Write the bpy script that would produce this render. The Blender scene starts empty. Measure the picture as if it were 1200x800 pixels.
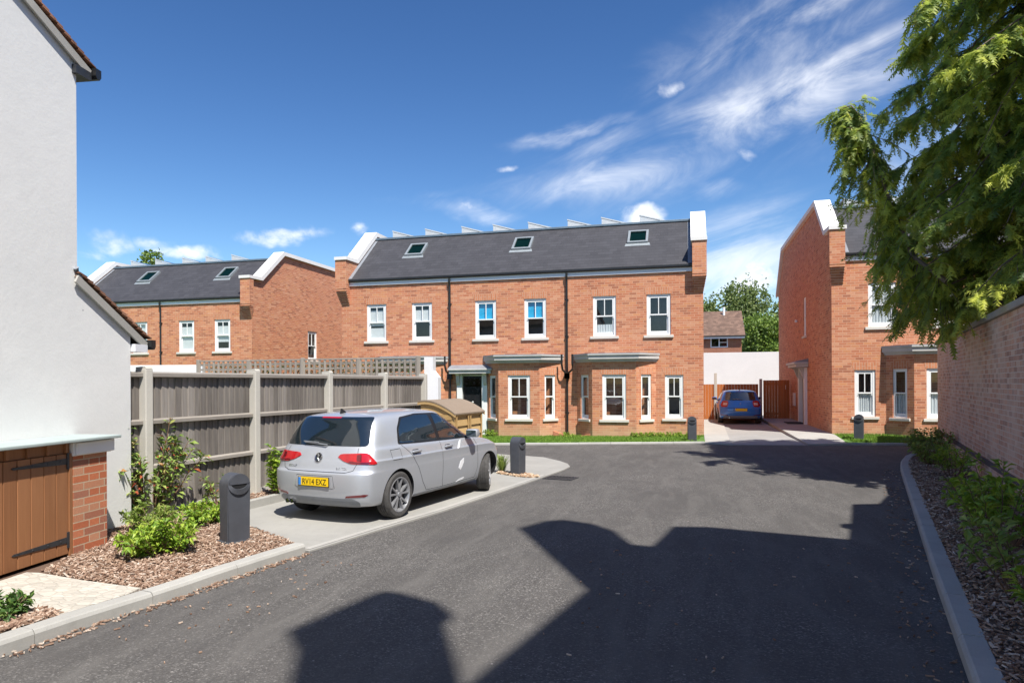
import bpy, bmesh, math, random
from mathutils import Vector, Matrix, noise as mnoise
from mathutils.bvhtree import BVHTree
from mathutils.geometry import tessellate_polygon
R = math.radians
scene = bpy.context.scene
COL = scene.collection
rnd = random.Random(7)

# ------------------------------------------------------------------ site survey
# level camera 1.7 m above the road, 24 mm lens, turned 14.4 deg to the left of the street axis (+Y)
F = 800.0; TH = R(14.4); CAMH = 1.7; ROLL = R(0.3); VH = 448.6
_c, _s = math.cos(TH), math.sin(TH)
def ground(u, v, z=0.0):
    """survey sighting: the point of height z seen in direction (u, v)"""
    x, y = u - 600, VH - v
    X = x*math.cos(ROLL) + y*math.sin(ROLL); Yv = -x*math.sin(ROLL) + y*math.cos(ROLL)
    a, b = X/F, Yv/F
    t = (z - CAMH)/b
    return Vector(((a*_c - _s)*t, (a*_s + _c)*t, z))
def site(xc, d, z=0.0):
    """point xc to the right and d ahead of the survey station"""
    return Vector((xc*_c - d*_s, xc*_s + d*_c, z))

# ------------------------------------------------------------------ mesh helpers
class MB:
    def __init__(self): self.v = []; self.f = []; self.sm = False
    def add(self, vs, fs):
        b = len(self.v)
        self.v += [Vector(p) for p in vs]; self.f += [tuple(b+i for i in f) for f in fs]
        return self
    def box(self, x0, x1, y0, y1, z0, z1):
        return self.add([(x0,y0,z0),(x1,y0,z0),(x1,y1,z0),(x0,y1,z0),(x0,y0,z1),(x1,y0,z1),(x1,y1,z1),(x0,y1,z1)],
                 [(0,3,2,1),(4,5,6,7),(0,1,5,4),(1,2,6,5),(2,3,7,6),(3,0,4,7)])
    def bbox(self, x0, x1, y0, y1, z0, z1, b=0.01):
        """box with chamfered edges"""
        bm = bmesh.new(); bmesh.ops.create_cube(bm, size=1)
        for v in bm.verts:
            v.co = Vector(((x0+x1)/2+v.co.x*(x1-x0), (y0+y1)/2+v.co.y*(y1-y0), (z0+z1)/2+v.co.z*(z1-z0)))
        bmesh.ops.bevel(bm, geom=bm.edges[:], offset=b, segments=2, affect='EDGES', profile=0.5)
        return self.bm(bm)
    def bm(self, bm):
        bm.verts.index_update()
        self.add([v.co.copy() for v in bm.verts], [[v.index for v in f.verts] for f in bm.faces]); bm.free(); return self
    def quad(self, a, b, c, d): return self.add([a,b,c,d], [(0,1,2,3)])
    def prism(self, poly, ax, lo, hi):
        """extrude a 2D polygon along axis ax ('x': poly is (y,z), 'y': (x,z), 'z': (x,y))"""
        n = len(poly)
        def P(p, t):
            return {'x': (t,p[0],p[1]), 'y': (p[0],t,p[1]), 'z': (p[0],p[1],t)}[ax]
        vs = [P(p, lo) for p in poly] + [P(p, hi) for p in poly]
        fs = [(i,(i+1)%n,n+(i+1)%n,n+i) for i in range(n)]
        tr = tessellate_polygon([[Vector((p[0],p[1],0)) for p in poly]])
        for t in tr:
            fs.append(tuple(t)); fs.append(tuple(n+i for i in reversed(t)))
        self.add(vs, fs); self.fix = True
        return self
    def tube(self, pts, r, n=8, caps=True, r1=None):
        pts = [Vector(p) for p in pts]; b = len(self.v); N = len(pts)
        for i, p in enumerate(pts):
            d = (pts[min(i+1,N-1)] - pts[max(i-1,0)]).normalized()
            up = Vector((0,0,1)) if abs(d.z) < .9 else Vector((1,0,0))
            e1 = d.cross(up).normalized(); e2 = d.cross(e1)
            rr = r if r1 is None else r + (r1-r)*i/max(1,N-1)
            for k in range(n):
                a = 2*math.pi*k/n
                self.v.append(p + e1*math.cos(a)*rr + e2*math.sin(a)*rr)
        for i in range(N-1):
            for k in range(n):
                self.f.append((b+i*n+k, b+i*n+(k+1)%n, b+(i+1)*n+(k+1)%n, b+(i+1)*n+k))
        if caps:
            self.f.append(tuple(b+k for k in reversed(range(n)))); self.f.append(tuple(b+(N-1)*n+k for k in range(n)))
        return self
    def lathe(self, prof, n=24, M=None):
        """prof: list of (r, z) revolved about z, then moved by M"""
        M = M or Matrix(); b = len(self.v)
        for (r, z) in prof:
            for k in range(n):
                a = 2*math.pi*k/n; self.v.append(M @ Vector((r*math.cos(a), r*math.sin(a), z)))
        for i in range(len(prof)-1):
            for k in range(n):
                self.f.append((b+i*n+k, b+i*n+(k+1)%n, b+(i+1)*n+(k+1)%n, b+(i+1)*n+k))
        return self
    def xf(self, M):
        self.v = [M @ p for p in self.v]; return self
    def build(self, name, mat, parent=None, smooth=False, world=False, recalc=True):
        me = bpy.data.meshes.new(name)
        vs = self.v
        if world and parent is not None:
            top = parent
            while top.parent: top = top.parent
            Mi = (Matrix.Translation(top.location) @ Matrix.Rotation(top.rotation_euler.z, 4, 'Z')).inverted()
            vs = [Mi @ p for p in vs]
        me.from_pydata([tuple(p) for p in vs], [], self.f); me.validate()
        if recalc:
            bm = bmesh.new(); bm.from_mesh(me)
            bmesh.ops.recalc_face_normals(bm, faces=bm.faces); bm.to_mesh(me); bm.free()
        o = bpy.data.objects.new(name, me)
        if mat: me.materials.append(mat)
        if smooth:
            for p in me.polygons: p.use_smooth = True
            if smooth != 1:
                me.set_sharp_from_angle(angle=R(smooth))
        COL.objects.link(o)
        if parent: o.parent = parent
        return o

def thing(name, label, cat, loc=(0,0,0), rz=0, group=None):
    o = bpy.data.objects.new(name, None); COL.objects.link(o)
    o.empty_display_size = .3
    o.location = loc; o.rotation_euler = (0,0,rz)
    return tag(o, label, cat, group)
def tag(o, label=None, cat=None, group=None, kind=None):
    for k, v in (('label',label),('category',cat),('group',group),('kind',kind)):
        if v: o[k] = v
    return o
def struct(name, mb, mat, **k):
    o = mb.build(name, mat, **k); o['kind'] = 'structure'; return o
def copy_tree(o, parent=None):
    c = o.copy(); COL.objects.link(c); c.parent = parent
    for ch in list(o.children): copy_tree(ch, c)
    return c

# ------------------------------------------------------------------ material helpers
class NT:
    def __init__(self, name):
        self.m = bpy.data.materials.new(name); self.m.use_nodes = True
        self.t = self.m.node_tree; self.t.nodes.clear()
        self.out = self.t.nodes.new('ShaderNodeOutputMaterial')
    def n(self, typ, ins=None, **props):
        nd = self.t.nodes.new('ShaderNode'+typ)
        for k, v in props.items(): setattr(nd, k, v)
        for k, v in (ins or {}).items(): self.set(nd.inputs[k], v)
        return nd
    def set(self, sock, v):
        if isinstance(v, bpy.types.NodeSocket): self.t.links.new(v, sock)
        elif isinstance(v, bpy.types.Node): self.t.links.new(v.outputs[0], sock)
        elif isinstance(v, (tuple, list)) and sock.type == 'RGBA' and len(v) == 3: sock.default_value = (*v, 1)
        else: sock.default_value = v
    def math(self, op, a, b=0.0, c=None):
        nd = self.n('Math', operation=op); self.set(nd.inputs[0], a); self.set(nd.inputs[1], b)
        if c is not None: self.set(nd.inputs[2], c)
        return nd.outputs[0]
    def vmath(self, op, a, b=(0,0,0)):
        nd = self.n('VectorMath', operation=op); self.set(nd.inputs[0], a); self.set(nd.inputs[1], b)
        return nd.outputs['Value'] if op == 'DOT_PRODUCT' else nd.outputs[0]
    def mix(self, f, a, b, typ='MIX'):
        nd = self.n('MixRGB', blend_type=typ); self.set(nd.inputs[0], f); self.set(nd.inputs[1], a); self.set(nd.inputs[2], b)
        return nd.outputs[0]
    def ramp(self, f, stops, interp='LINEAR'):
        nd = self.n('ValToRGB'); self.set(nd.inputs[0], f); cr = nd.color_ramp; cr.interpolation = interp
        while len(cr.elements) > 1: cr.elements.remove(cr.elements[-1])
        cr.elements[0].position = stops[0][0]; cr.elements[0].color = (*stops[0][1], 1) if len(stops[0][1]) == 3 else stops[0][1]
        for p, c in stops[1:]:
            e = cr.elements.new(p); e.color = (*c, 1) if len(c) == 3 else c
        return nd.outputs[0]
    def rampv(self, f, p0, v0, p1, v1):
        nd = self.n('MapRange'); self.set(nd.inputs[0], f)
        for i, v in zip((1,2,3,4), (p0,p1,v0,v1)): nd.inputs[i].default_value = v
        return nd.outputs[0]
    def pos(self): return self.n('NewGeometry').outputs['Position']
    def obj(self): return self.n('TexCoord').outputs['Object']
    def noise(self, vec, scale, detail=3, rough=.55, dist=0):
        nd = self.n('TexNoise', {'Vector': vec, 'Scale': scale, 'Detail': detail, 'Roughness': rough, 'Distortion': dist})
        return nd.outputs[0]
    def bump(self, h, strength=.3, dist=.01, normal=None):
        nd = self.n('Bump', {'Height': h, 'Strength': strength, 'Distance': dist})
        if normal is not None: self.set(nd.inputs['Normal'], normal)
        return nd.outputs[0]
    def bsdf(self, color, rough=.8, metal=0, spec=.5, normal=None, **k):
        p = self.n('BsdfPrincipled', {'Base Color': color, 'Roughness': rough, 'Metallic': metal, 'Specular IOR Level': spec})
        if normal is not None: self.set(p.inputs['Normal'], normal)
        for kk, v in k.items(): self.set(p.inputs[kk.replace('_',' ')], v)
        return p.outputs[0]
    def done(self, sh):
        self.t.links.new(sh, self.out.inputs[0]); return self.m
def scl(c, k): return tuple(x*k for x in c)

def mat_simple(name, color, rough=.6, metal=0, var=.12, scale=6, spec=.5, bump=0, **k):
    t = NT(name); p = t.obj()
    n = t.noise(p, scale, 4)
    col = t.mix(t.rampv(n, .3, 0, .7, 1), scl(color, 1-var), scl(color, 1+var))
    r = t.rampv(t.noise(p, scale*2.3, 2), .3, max(0,rough-.08), .7, min(1,rough+.08))
    nm = t.bump(t.noise(p, scale*9, 3), bump, .004) if bump else None
    return t.done(t.bsdf(col, r, metal, spec, nm, **k))

def wallcoords(t):
    """horizontal run along a vertical wall, and height, in metres"""
    g = t.n('NewGeometry'); P = g.outputs['Position']; N = g.outputs['True Normal']
    sn = t.n('SeparateXYZ', {0: N}); sp = t.n('SeparateXYZ', {0: P})
    a = t.math('SUBTRACT', t.math('MULTIPLY', sn.outputs[0], sp.outputs[1]), t.math('MULTIPLY', sn.outputs[1], sp.outputs[0]))
    # horizontal faces (tops of walls): use x
    return a, sp.outputs[2], P

def mat_brick(name, cols, mortar, bw=.225, bh=.075, mw=.011, swap=False, dirt=0.25, dirtcol=(.5,.42,.32), pale=0.0, header=False, warp=.004):
    t = NT(name); a, z, P = wallcoords(t)
    if swap: a, z = z, a
    wob = t.noise(P, 9, 2)
    a = t.math('ADD', a, t.math('MULTIPLY', t.math('SUBTRACT', wob, .5), warp*2))
    z = t.math('ADD', z, t.math('MULTIPLY', t.math('SUBTRACT', t.noise(P, 5, 2), .5), warp*2))
    rz = t.math('DIVIDE', z, bh); row = t.math('FLOOR', rz); fz = t.math('FRACT', rz)
    sh = t.math('MULTIPLY', t.math('MODULO', row, 2), .5)
    sh = t.math('ABSOLUTE', sh)
    ra = t.math('ADD', t.math('DIVIDE', a, bw), sh); colm = t.math('FLOOR', ra); fa = t.math('FRACT', ra)
    if header:   # Flemish bond: stretcher then header in every course
        isH = t.math('GREATER_THAN', fa, .667)
        colm = t.math('ADD', t.math('MULTIPLY', colm, 2), isH)
        fa2 = t.math('ADD', t.math('MULTIPLY', t.math('SUBTRACT', 1, isH), t.math('DIVIDE', fa, .667)),
                     t.math('MULTIPLY', isH, t.math('DIVIDE', t.math('SUBTRACT', fa, .667), .333)))
        lw = t.math('ADD', mw/(bw*.667), t.math('MULTIPLY', isH, mw/(bw*.333)-mw/(bw*.667)))
        mh = t.math('LESS_THAN', fa2, lw)
    else:
        mh = t.math('LESS_THAN', fa, mw/bw)
    mort = t.math('MAXIMUM', mh, t.math('LESS_THAN', fz, mw/bh))
    cv = t.n('CombineXYZ', {0: colm, 1: row, 2: 3.7})
    wn = t.n('TexWhiteNoise', {'Vector': cv.outputs[0]}, noise_dimensions='3D')
    k = len(cols)
    c = t.ramp(wn.outputs[0], [(i/k, cc) for i, cc in enumerate(cols)], 'CONSTANT')
    wn2 = t.n('TexWhiteNoise', {'Vector': t.vmath('ADD', cv.outputs[0], (11.3,5.1,2))}, noise_dimensions='3D')
    c = t.mix(t.math('MULTIPLY', wn2.outputs[0], .35), c, scl(cols[0], .72))
    fine = t.noise(P, 60, 4, .7)
    c = t.mix(.30, c, t.ramp(fine, [(.3,(.35,.35,.35)),(.7,(1.0,1.0,1.0))]), 'MULTIPLY')
    patch = t.rampv(t.noise(P, .9, 4, .6), .42, 0, .68, 1)
    c = t.mix(t.math('MULTIPLY', patch, dirt), c, dirtcol)
    mc = t.mix(t.noise(P, 30, 3), scl(mortar, .8), scl(mortar, 1.15))
    c = t.mix(t.math('MULTIPLY', mort, .92), c, mc)
    if pale:   # efflorescence low on the wall, ragged stain with its own outline
        zz = t.n('SeparateXYZ', {0: P}).outputs[2]
        m = t.rampv(t.math('ADD', zz, t.math('MULTIPLY', t.noise(P, 2.2, 4, .6), .55)), .25, 1, .75, 0)
        c = t.mix(t.math('MULTIPLY', m, pale), c, (.50,.36,.22))
    h = t.math('ADD', t.math('MULTIPLY', t.math('SUBTRACT', 1, mort), 1), t.math('MULTIPLY', fine, .35))
    return t.done(t.bsdf(c, .88, 0, .25, t.bump(h, .45, .006)))
# ------------------------------------------------------------------ materials
RED = [(.59,.222,.116),(.64,.262,.14),(.54,.192,.100),(.67,.325,.19),(.60,.245,.135),(.41,.155,.088),(.64,.275,.13),(.59,.25,.14)]
M = {}
M['brick'] = mat_brick('red_brick', RED, (.62,.40,.275), mw=.010, dirt=.18, dirtcol=(.67,.345,.205), pale=.6)
M['soldier'] = mat_brick('soldier_brick', [(.62,.25,.13),(.67,.28,.15),(.58,.225,.115)], (.58,.42,.31), dirt=.12, dirtcol=(.5,.26,.15), swap=True)
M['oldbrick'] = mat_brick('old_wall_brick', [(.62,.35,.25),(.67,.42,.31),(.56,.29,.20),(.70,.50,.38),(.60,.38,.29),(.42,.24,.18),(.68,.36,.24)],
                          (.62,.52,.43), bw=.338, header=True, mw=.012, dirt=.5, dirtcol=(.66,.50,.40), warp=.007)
M['pillarbrick'] = mat_brick('store_brick', [(.56,.18,.085),(.60,.22,.115),(.50,.155,.075),(.40,.17,.11),(.56,.27,.16)], (.50,.40,.28), bw=.42, header=True, mw=.011, dirt=.1, dirtcol=(.3,.2,.12), warp=.003)
M['farbrick'] = mat_brick('far_brick', [(.33,.12,.07),(.36,.14,.08),(.30,.11,.06)], (.34,.26,.2), dirt=.1)

def mat_slate(name, col, course=.22, w=.3, tint=.2):
    t = NT(name); P = t.obj(); s = t.n('SeparateXYZ', {0: P})
    run = t.math('DIVIDE', t.math('ADD', s.outputs[1], s.outputs[2]), course*1.36)
    row = t.math('FLOOR', run); fr = t.math('FRACT', run)
    ra = t.math('ADD', t.math('DIVIDE', s.outputs[0], w), t.math('ABSOLUTE', t.math('MULTIPLY', t.math('MODULO', row, 2), .5)))
    ce = t.math('FLOOR', ra); fa = t.math('FRACT', ra)
    wn = t.n('TexWhiteNoise', {'Vector': t.n('CombineXYZ', {0: ce, 1: row}).outputs[0]}, noise_dimensions='3D').outputs[0]
    c = t.ramp(wn, [(0, scl(col, 1-tint)), (.55, col), (1, scl(col, 1+tint*1.3))])
    gap = t.math('MAXIMUM', t.math('LESS_THAN', fr, .07), t.math('LESS_THAN', fa, .02))
    c = t.mix(t.math('MULTIPLY', gap, .65), c, scl(col, .3))
    n = t.noise(P, 1.6, 5, .65)
    c = t.mix(t.math('MULTIPLY', t.rampv(n, .4, 0, .75, 1), .35), c, scl(col, 1.5))
    h = t.math('ADD', t.math('MULTIPLY', fr, -1), t.math('MULTIPLY', t.noise(P, 25, 3), .4))
    return t.done(t.bsdf(c, .62, 0, .35, t.bump(h, .5, .012)))
M['slate'] = mat_slate('grey_slate', (.048,.047,.052), .19, .25, .12)
M['browntile'] = mat_slate('brown_tile', (.15,.092,.065), .25, .25, .3)
M['redtile'] = mat_slate('old_clay_tile', (.24,.12,.075), .1, .17, .4)

def mat_asphalt():
    t = NT('asphalt'); P = t.pos()
    v = t.n('TexVoronoi', {'Vector': P, 'Scale': 95}, feature='F1')
    rnd_ = t.n('SeparateColor', {0: v.outputs['Color']}).outputs[0]
    c = t.ramp(rnd_, [(0,(.050,.047,.044)),(.5,(.096,.090,.084)),(.85,(.15,.141,.131)),(1,(.36,.34,.32))])
    big = t.noise(P, .55, 6, .6, .6)
    c = t.mix(t.rampv(big, .3, 0, .7, .75), (.078,.073,.069), c)
    drag = t.noise(t.vmath('MULTIPLY', P, (2.4, .5, 1)), 1.6, 6, .62, .8)
    c = t.mix(t.math('MULTIPLY', t.rampv(drag, .45, 0, .72, 1), .55), c, (.145,.136,.126))
    sp = t.n('TexVoronoi', {'Vector': P, 'Scale': 9}, feature='F1')
    spot = t.math('MULTIPLY', t.math('LESS_THAN', sp.outputs['Distance'], .07),
                  t.math('GREATER_THAN', t.n('SeparateColor', {0: sp.outputs['Color']}).outputs[1], .80))
    c = t.mix(t.math('MULTIPLY', spot, .7), c, (.34,.32,.30))
    dk = t.rampv(t.noise(P, 1.7, 4, .6, .4), .56, 0, .76, .6)
    c = t.mix(dk, c, (.072,.068,.066))
    h = t.math('ADD', v.outputs['Distance'], t.noise(P, 160, 2))
    return t.done(t.bsdf(c, .86, 0, .3, t.bump(h, .7, .006)))
M['asphalt'] = mat_asphalt()

def mat_concrete(name, col, var=.14, blotch=.4, fine=90, rough=.85, line=0):
    t = NT(name); P = t.pos()
    n = t.noise(P, 1.3, 6, .62, .5); f = t.noise(P, fine, 3, .7); m = t.noise(P, 9, 4, .6)
    c = t.mix(t.rampv(n, .3, 0, .7, 1), scl(col, 1-var), scl(col, 1+var*.6))
    c = t.mix(t.math('MULTIPLY', t.rampv(m, .52, 0, .75, 1), blotch), c, scl(col, .66))
    c = t.mix(.3, c, t.ramp(f, [(.25,(.55,.54,.52)),(.7,(1,1,1))]), 'MULTIPLY')
    v = t.n('TexVoronoi', {'Vector': P, 'Scale': 14}, feature='F1')
    sp = t.math('LESS_THAN', v.outputs['Distance'], .06)
    c = t.mix(t.math('MULTIPLY', sp, .35), c, scl(col, .45))
    return t.done(t.bsdf(c, rough, 0, .3, t.bump(t.math('ADD', f, m), .25, .004)))
M['barge'] = mat_concrete('weathered_barge', (.40,.385,.35), .12, .2)
M['kerb'] = mat_concrete('kerb_concrete', (.39,.38,.35), blotch=.22)
M['pad'] = mat_concrete('parking_concrete', (.335,.325,.30), .12, .18)
M['path'] = mat_concrete('path_concrete', (.41,.395,.365), .1, .15)
M['drive'] = mat_concrete('drive_concrete', (.33,.32,.305), .12, .25)
M['slabpatch'] = mat_concrete('pale_screed', (.54,.49,.42), .2, .75, fine=26)
def mat_setts():
    t = NT('pale_setts'); P = t.pos(); wp = t.vmath('ADD', P, t.vmath('MULTIPLY', t.n('TexNoise', {'Vector': P, 'Scale': 5.0}).outputs['Color'], (.06,.06,0)))
    v = t.n('TexVoronoi', {'Vector': t.vmath('MULTIPLY', wp, (1,1.5,0)), 'Scale': 11.0}, feature='DISTANCE_TO_EDGE')
    v2 = t.n('TexVoronoi', {'Vector': t.vmath('MULTIPLY', wp, (1,1.5,0)), 'Scale': 11.0}, feature='F1')
    g = t.rampv(v.outputs[0], .0, 1, .10, 0)
    tone = t.n('SeparateColor', {0: v2.outputs['Color']}).outputs[0]
    c = t.mix(tone, (.38,.35,.30), (.54,.50,.43))
    c = t.mix(t.math('MULTIPLY', t.rampv(t.noise(P, 3.5, 5, .65), .45, 0, .7, 1), .6), c, (.50,.46,.39))
    c = t.mix(t.math('MULTIPLY', g, .2), c, (.34,.30,.24))
    h = t.math('ADD', t.math('MULTIPLY', g, -1), t.math('MULTIPLY', t.noise(P, 40, 3), .5))
    return t.done(t.bsdf(c, .9, 0, .2, t.bump(h, .5, .012)))
M['slabpatch'] = mat_setts()
M['coping'] = mat_concrete('white_coping', (.80,.78,.75), .05, .10)
M['wallcoping'] = mat_concrete('weathered_coping', (.36,.34,.30), .2, .4)
M['pierstone'] = mat_concrete('dark_pier_cap', (.10,.08,.075), .2, .3)
M['stone'] = mat_concrete('cast_stone_sill', (.66,.62,.56), .06, .1)
M['canopylead'] = mat_simple('lead_grey_canopy', (.50,.485,.46), .55, 0, .08, 3)
M['leadtop'] = mat_simple('lead_sheet', (.22,.235,.26), .5, 0, .12, 4)
M['rubbish'] = None

def mat_render():
    t = NT('grey_render'); P = t.pos()
    n = t.noise(P, .8, 6, .6, .4); m = t.noise(t.vmath('MULTIPLY', P, (3,3,.8)), 2, 5, .6)
    c = t.mix(t.rampv(n, .3, 0, .7, 1), (.715,.715,.695), (.78,.775,.75))
    c = t.mix(t.math('MULTIPLY', t.rampv(m, .55, 0, .8, 1), .18), c, (.58,.59,.58))
    v = t.n('TexVoronoi', {'Vector': P, 'Scale': 2.1}, feature='F1')
    sp = t.math('MULTIPLY', t.math('LESS_THAN', v.outputs['Distance'], .022), 1)
    c = t.mix(t.math('MULTIPLY', sp, .55), c, (.2,.2,.2))
    h = t.math('ADD', t.noise(P, 30, 5, .7), t.math('MULTIPLY', t.noise(P, 6, 3), 1.6))
    return t.done(t.bsdf(c, .9, 0, .2, t.bump(h, .16, .010)))
M['render'] = mat_render()
M['whiterender'] = mat_concrete('white_render', (.78,.78,.78), .04, .06)

def mat_wood(name, c0, c1, board=None, grain=1.0, rough=.75, spec=.3, axis='z'):
    t = NT(name); P = t.obj()
    st = {'z': (14,14,.8), 'x': (.8,14,14), 'y': (14,.8,14)}[axis]
    g = t.noise(t.vmath('MULTIPLY', P, st), 2.2, 6, .65, .8)
    b = t.noise(P, 1.1, 3)
    oi = t.n('NewGeometry').outputs['Random Per Island']
    f = t.math('ADD', t.math('MULTIPLY', g, .62*grain), t.math('ADD', t.math('MULTIPLY', oi, .36), t.math('MULTIPLY', b, .25)))
    c = t.ramp(f, [(.25,c0),(.85,c1)])
    return t.done(t.bsdf(c, rough, 0, spec, t.bump(g, .35, .004)))
M['fence'] = mat_wood('weathered_board', (.085,.073,.063), (.31,.28,.25))
M['rail'] = mat_wood('weathered_rail', (.15,.13,.11), (.32,.29,.255), axis='y')
M['trellis'] = mat_wood('trellis_wood', (.20,.175,.145), (.38,.335,.28))
M['gate'] = mat_wood('stained_door', (.20,.083,.036), (.33,.150,.068), rough=.5)
M['gatefence'] = mat_wood('stained_fence', (.30,.090,.022), (.47,.155,.040), rough=.6)
M['larch'] = mat_wood('new_timber', (.34,.21,.08), (.50,.34,.155), axis='x')
M['larchroof'] = mat_wood('timber_roof', (.17,.125,.09), (.28,.22,.165), axis='x')
M['post'] = mat_concrete('concrete_post', (.52,.495,.44), .08, .12)
M['white'] = mat_simple('white_paint', (.80,.80,.79), .38, 0, .03, 3)
M['fascia'] = mat_simple('fascia_paint', (.72,.73,.76), .4, 0, .03, 3)
M['black'] = mat_simple('black_plastic', (.018,.018,.019), .35, 0, .2, 5)
M['blackdoor'] = mat_simple('black_gloss_paint', (.016,.017,.019), .22, 0, .2, 3)
M['greymetal'] = mat_simple('charcoal_metal', (.060,.064,.075), .48, .0, .12, 8, bump=.03)
M['slot'] = mat_simple('dark_slot', (.006,.006,.007), .7, 0, .1)
M['rubberseal'] = mat_simple('black_rubber', (.014,.014,.014), .7)
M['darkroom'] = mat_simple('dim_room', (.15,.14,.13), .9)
M['blind_white'] = mat_simple('white_blind', (.78,.78,.79), .8, 0, .03)
M['blind_blue'] = mat_simple('blue_blind', (.03,.50,.85), .7, 0, .06)
M['skyframe'] = mat_simple('grey_aluminium', (.33,.36,.37), .4, .4, .06)
M['bluegrey'] = mat_simple('ridge_metal', (.16,.21,.25), .45, .3, .1)
M['alu'] = mat_simple('panel_frame', (.66,.66,.64), .4, .3, .05)
M['pv'] = mat_simple('solar_cell', (.012,.016,.04), .12, 0, .2)
M['ironblack'] = mat_simple('black_iron', (.03,.032,.036), .5, 0, .25, 14)
M['greenroof'] = mat_simple('grey_green_roof', (.36,.42,.405), .6, 0, .08, 4)
M['mat'] = mat_simple('coir_mat', (.03,.03,.032), .95)
M['terracotta'] = mat_simple('terracotta', (.42,.17,.09), .8, 0, .2, 12)

def mat_curtain():
    t = NT('net_curtain'); P = t.obj()
    w = t.n('TexWave', {'Vector': P, 'Scale': 7.0, 'Distortion': 2.5, 'Detail': 2})
    c = t.mix(w.outputs[1], (.55,.58,.62), (.80,.81,.83))
    return t.done(t.bsdf(c, .9))
M['curtain'] = mat_curtain()
def mat_pane(name, tint=(.78,.82,.80), refl=.11, dark=0.0, rough=.015, gcol=(.95,.97,1.0)):
    t = NT(name)
    fr = t.math('POWER', t.n('LayerWeight', {'Blend': .5}).outputs['Facing'], 3.2)
    P = t.pos()
    nm = t.bump(t.noise(P, 1.3, 2), .05, .02)
    g = t.n('BsdfGlossy', {'Color': gcol, 'Roughness': rough, 'Normal': nm})
    tr = t.n('BsdfTransparent', {'Color': tint})
    f = t.math('ADD', t.math('MULTIPLY', fr, .9), refl)
    mx = t.n('MixShader'); t.set(mx.inputs[0], f); t.set(mx.inputs[1], tr.outputs[0]); t.set(mx.inputs[2], g.outputs[0])
    return t.done(mx.outputs[0])
M['pane'] = mat_pane('window_glass', (.86,.89,.88), refl=.06)
M['skypane'] = mat_pane('rooflight_glass', (.10,.26,.22), .0, gcol=(.30,.50,.42))
M['carpane'] = mat_pane('car_glass', (.42,.50,.50), .06, rough=.008)
M['cartint'] = mat_pane('tinted_car_glass', (.10,.13,.15), .08, rough=.008)

def mat_grass():
    t = NT('grass_blades'); oi = t.n('NewGeometry').outputs['Random Per Island']
    c = t.ramp(oi, [(0,(.10,.19,.025)),(.5,(.17,.29,.04)),(1,(.26,.38,.07))])
    d = t.bsdf(c, .7, 0, .2)
    tl = t.n('BsdfTranslucent', {'Color': (.16,.30,.04)})
    mx = t.n('MixShader', {0: .3}); t.set(mx.inputs[1], d); t.set(mx.inputs[2], tl.outputs[0])
    return t.done(mx.outputs[0])
M['grass'] = mat_grass()
M['lawn'] = mat_concrete('lawn_turf', (.10,.20,.035), .2, .3, fine=60)
M['earth'] = mat_concrete('earth', (.16,.13,.09), .2, .3)
def mat_mulch(name, stops, fine=True):
    t = NT(name); oi = t.n('NewGeometry').outputs['Random Per Island']
    c = t.ramp(oi, stops)
    n = t.noise(t.pos(), 90, 3)
    c = t.mix(.4, c, t.ramp(n, [(.3,(.5,.5,.5)),(.7,(1,1,1))]), 'MULTIPLY')
    return t.done(t.bsdf(c, .9, 0, .2))
M['chip'] = mat_mulch('bark_chip', [(0,(.14,.08,.055)),(.35,(.28,.175,.12)),(.7,(.42,.29,.21)),(.92,(.55,.43,.34)),(1,(.68,.58,.48))])
M['mulchbase'] = mat_concrete('mulch_base', (.14,.088,.062), .3, .5, fine=50)
M['gravelchip'] = mat_mulch('gravel_chip', [(0,(.30,.17,.10)),(.5,(.48,.34,.22)),(1,(.66,.55,.42))])

def mat_leaf(name, stops, trans=(.2,.33,.05), tf=.3, patch=None, rough=.5, spec=.4, pscale=.9):
    t = NT(name); oi = t.n('NewGeometry').outputs['Random Per Island']
    P = t.pos()
    c = t.ramp(oi, stops)
    if patch:
        pn = t.rampv(t.noise(P, pscale, 4, .65), .445, 0, .565, 1)
        c = t.mix(t.math('MULTIPLY', pn, t.rampv(oi, .1, .25, .8, .95)), c, patch)
    d = t.bsdf(c, rough, 0, spec)
    tl = t.n('BsdfTranslucent', {'Color': t.mix(.5, c, trans)})
    mx = t.n('MixShader', {0: tf}); t.set(mx.inputs[1], d); t.set(mx.inputs[2], tl.outputs[0])
    return t.done(mx.outputs[0])
M['conifer'] = mat_leaf('conifer_spray', [(0,(.075,.135,.050)),(.45,(.135,.215,.060)),(.8,(.22,.31,.070)),(.95,(.30,.34,.08)),(1,(.42,.29,.10))],
                        (.55,.68,.10), .5, patch=(.62,.64,.10), pscale=1.1)  # patch: yellow-green new growth, also painted in for sunlit clumps
M['photinia'] = mat_leaf('photinia_leaf', [(0,(.12,.20,.04)),(.45,(.20,.30,.06)),(.75,(.31,.40,.09)),(.86,(.33,.33,.10)),(.93,(.45,.12,.05)),(1,(.40,.07,.05))], tf=.25)
M['limeleaf'] = mat_leaf('yellow_green_leaf', [(0,(.10,.20,.02)),(.4,(.20,.33,.03)),(.8,(.33,.46,.05)),(1,(.44,.52,.08))], (.4,.5,.05), .3)
M['darkleaf'] = mat_leaf('laurel_leaf', [(0,(.05,.11,.032)),(.5,(.09,.18,.045)),(.85,(.15,.25,.055)),(1,(.25,.33,.08))], tf=.35)
M['paleleaf'] = mat_leaf('pale_shrub_leaf', [(0,(.17,.25,.05)),(.5,(.27,.36,.08)),(1,(.42,.47,.12))], tf=.4)
M['oakleaf'] = mat_leaf('broadleaf_far', [(0,(.08,.12,.035)),(.5,(.15,.20,.06)),(.85,(.22,.27,.09)),(1,(.30,.34,.13))], tf=.3)
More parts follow.
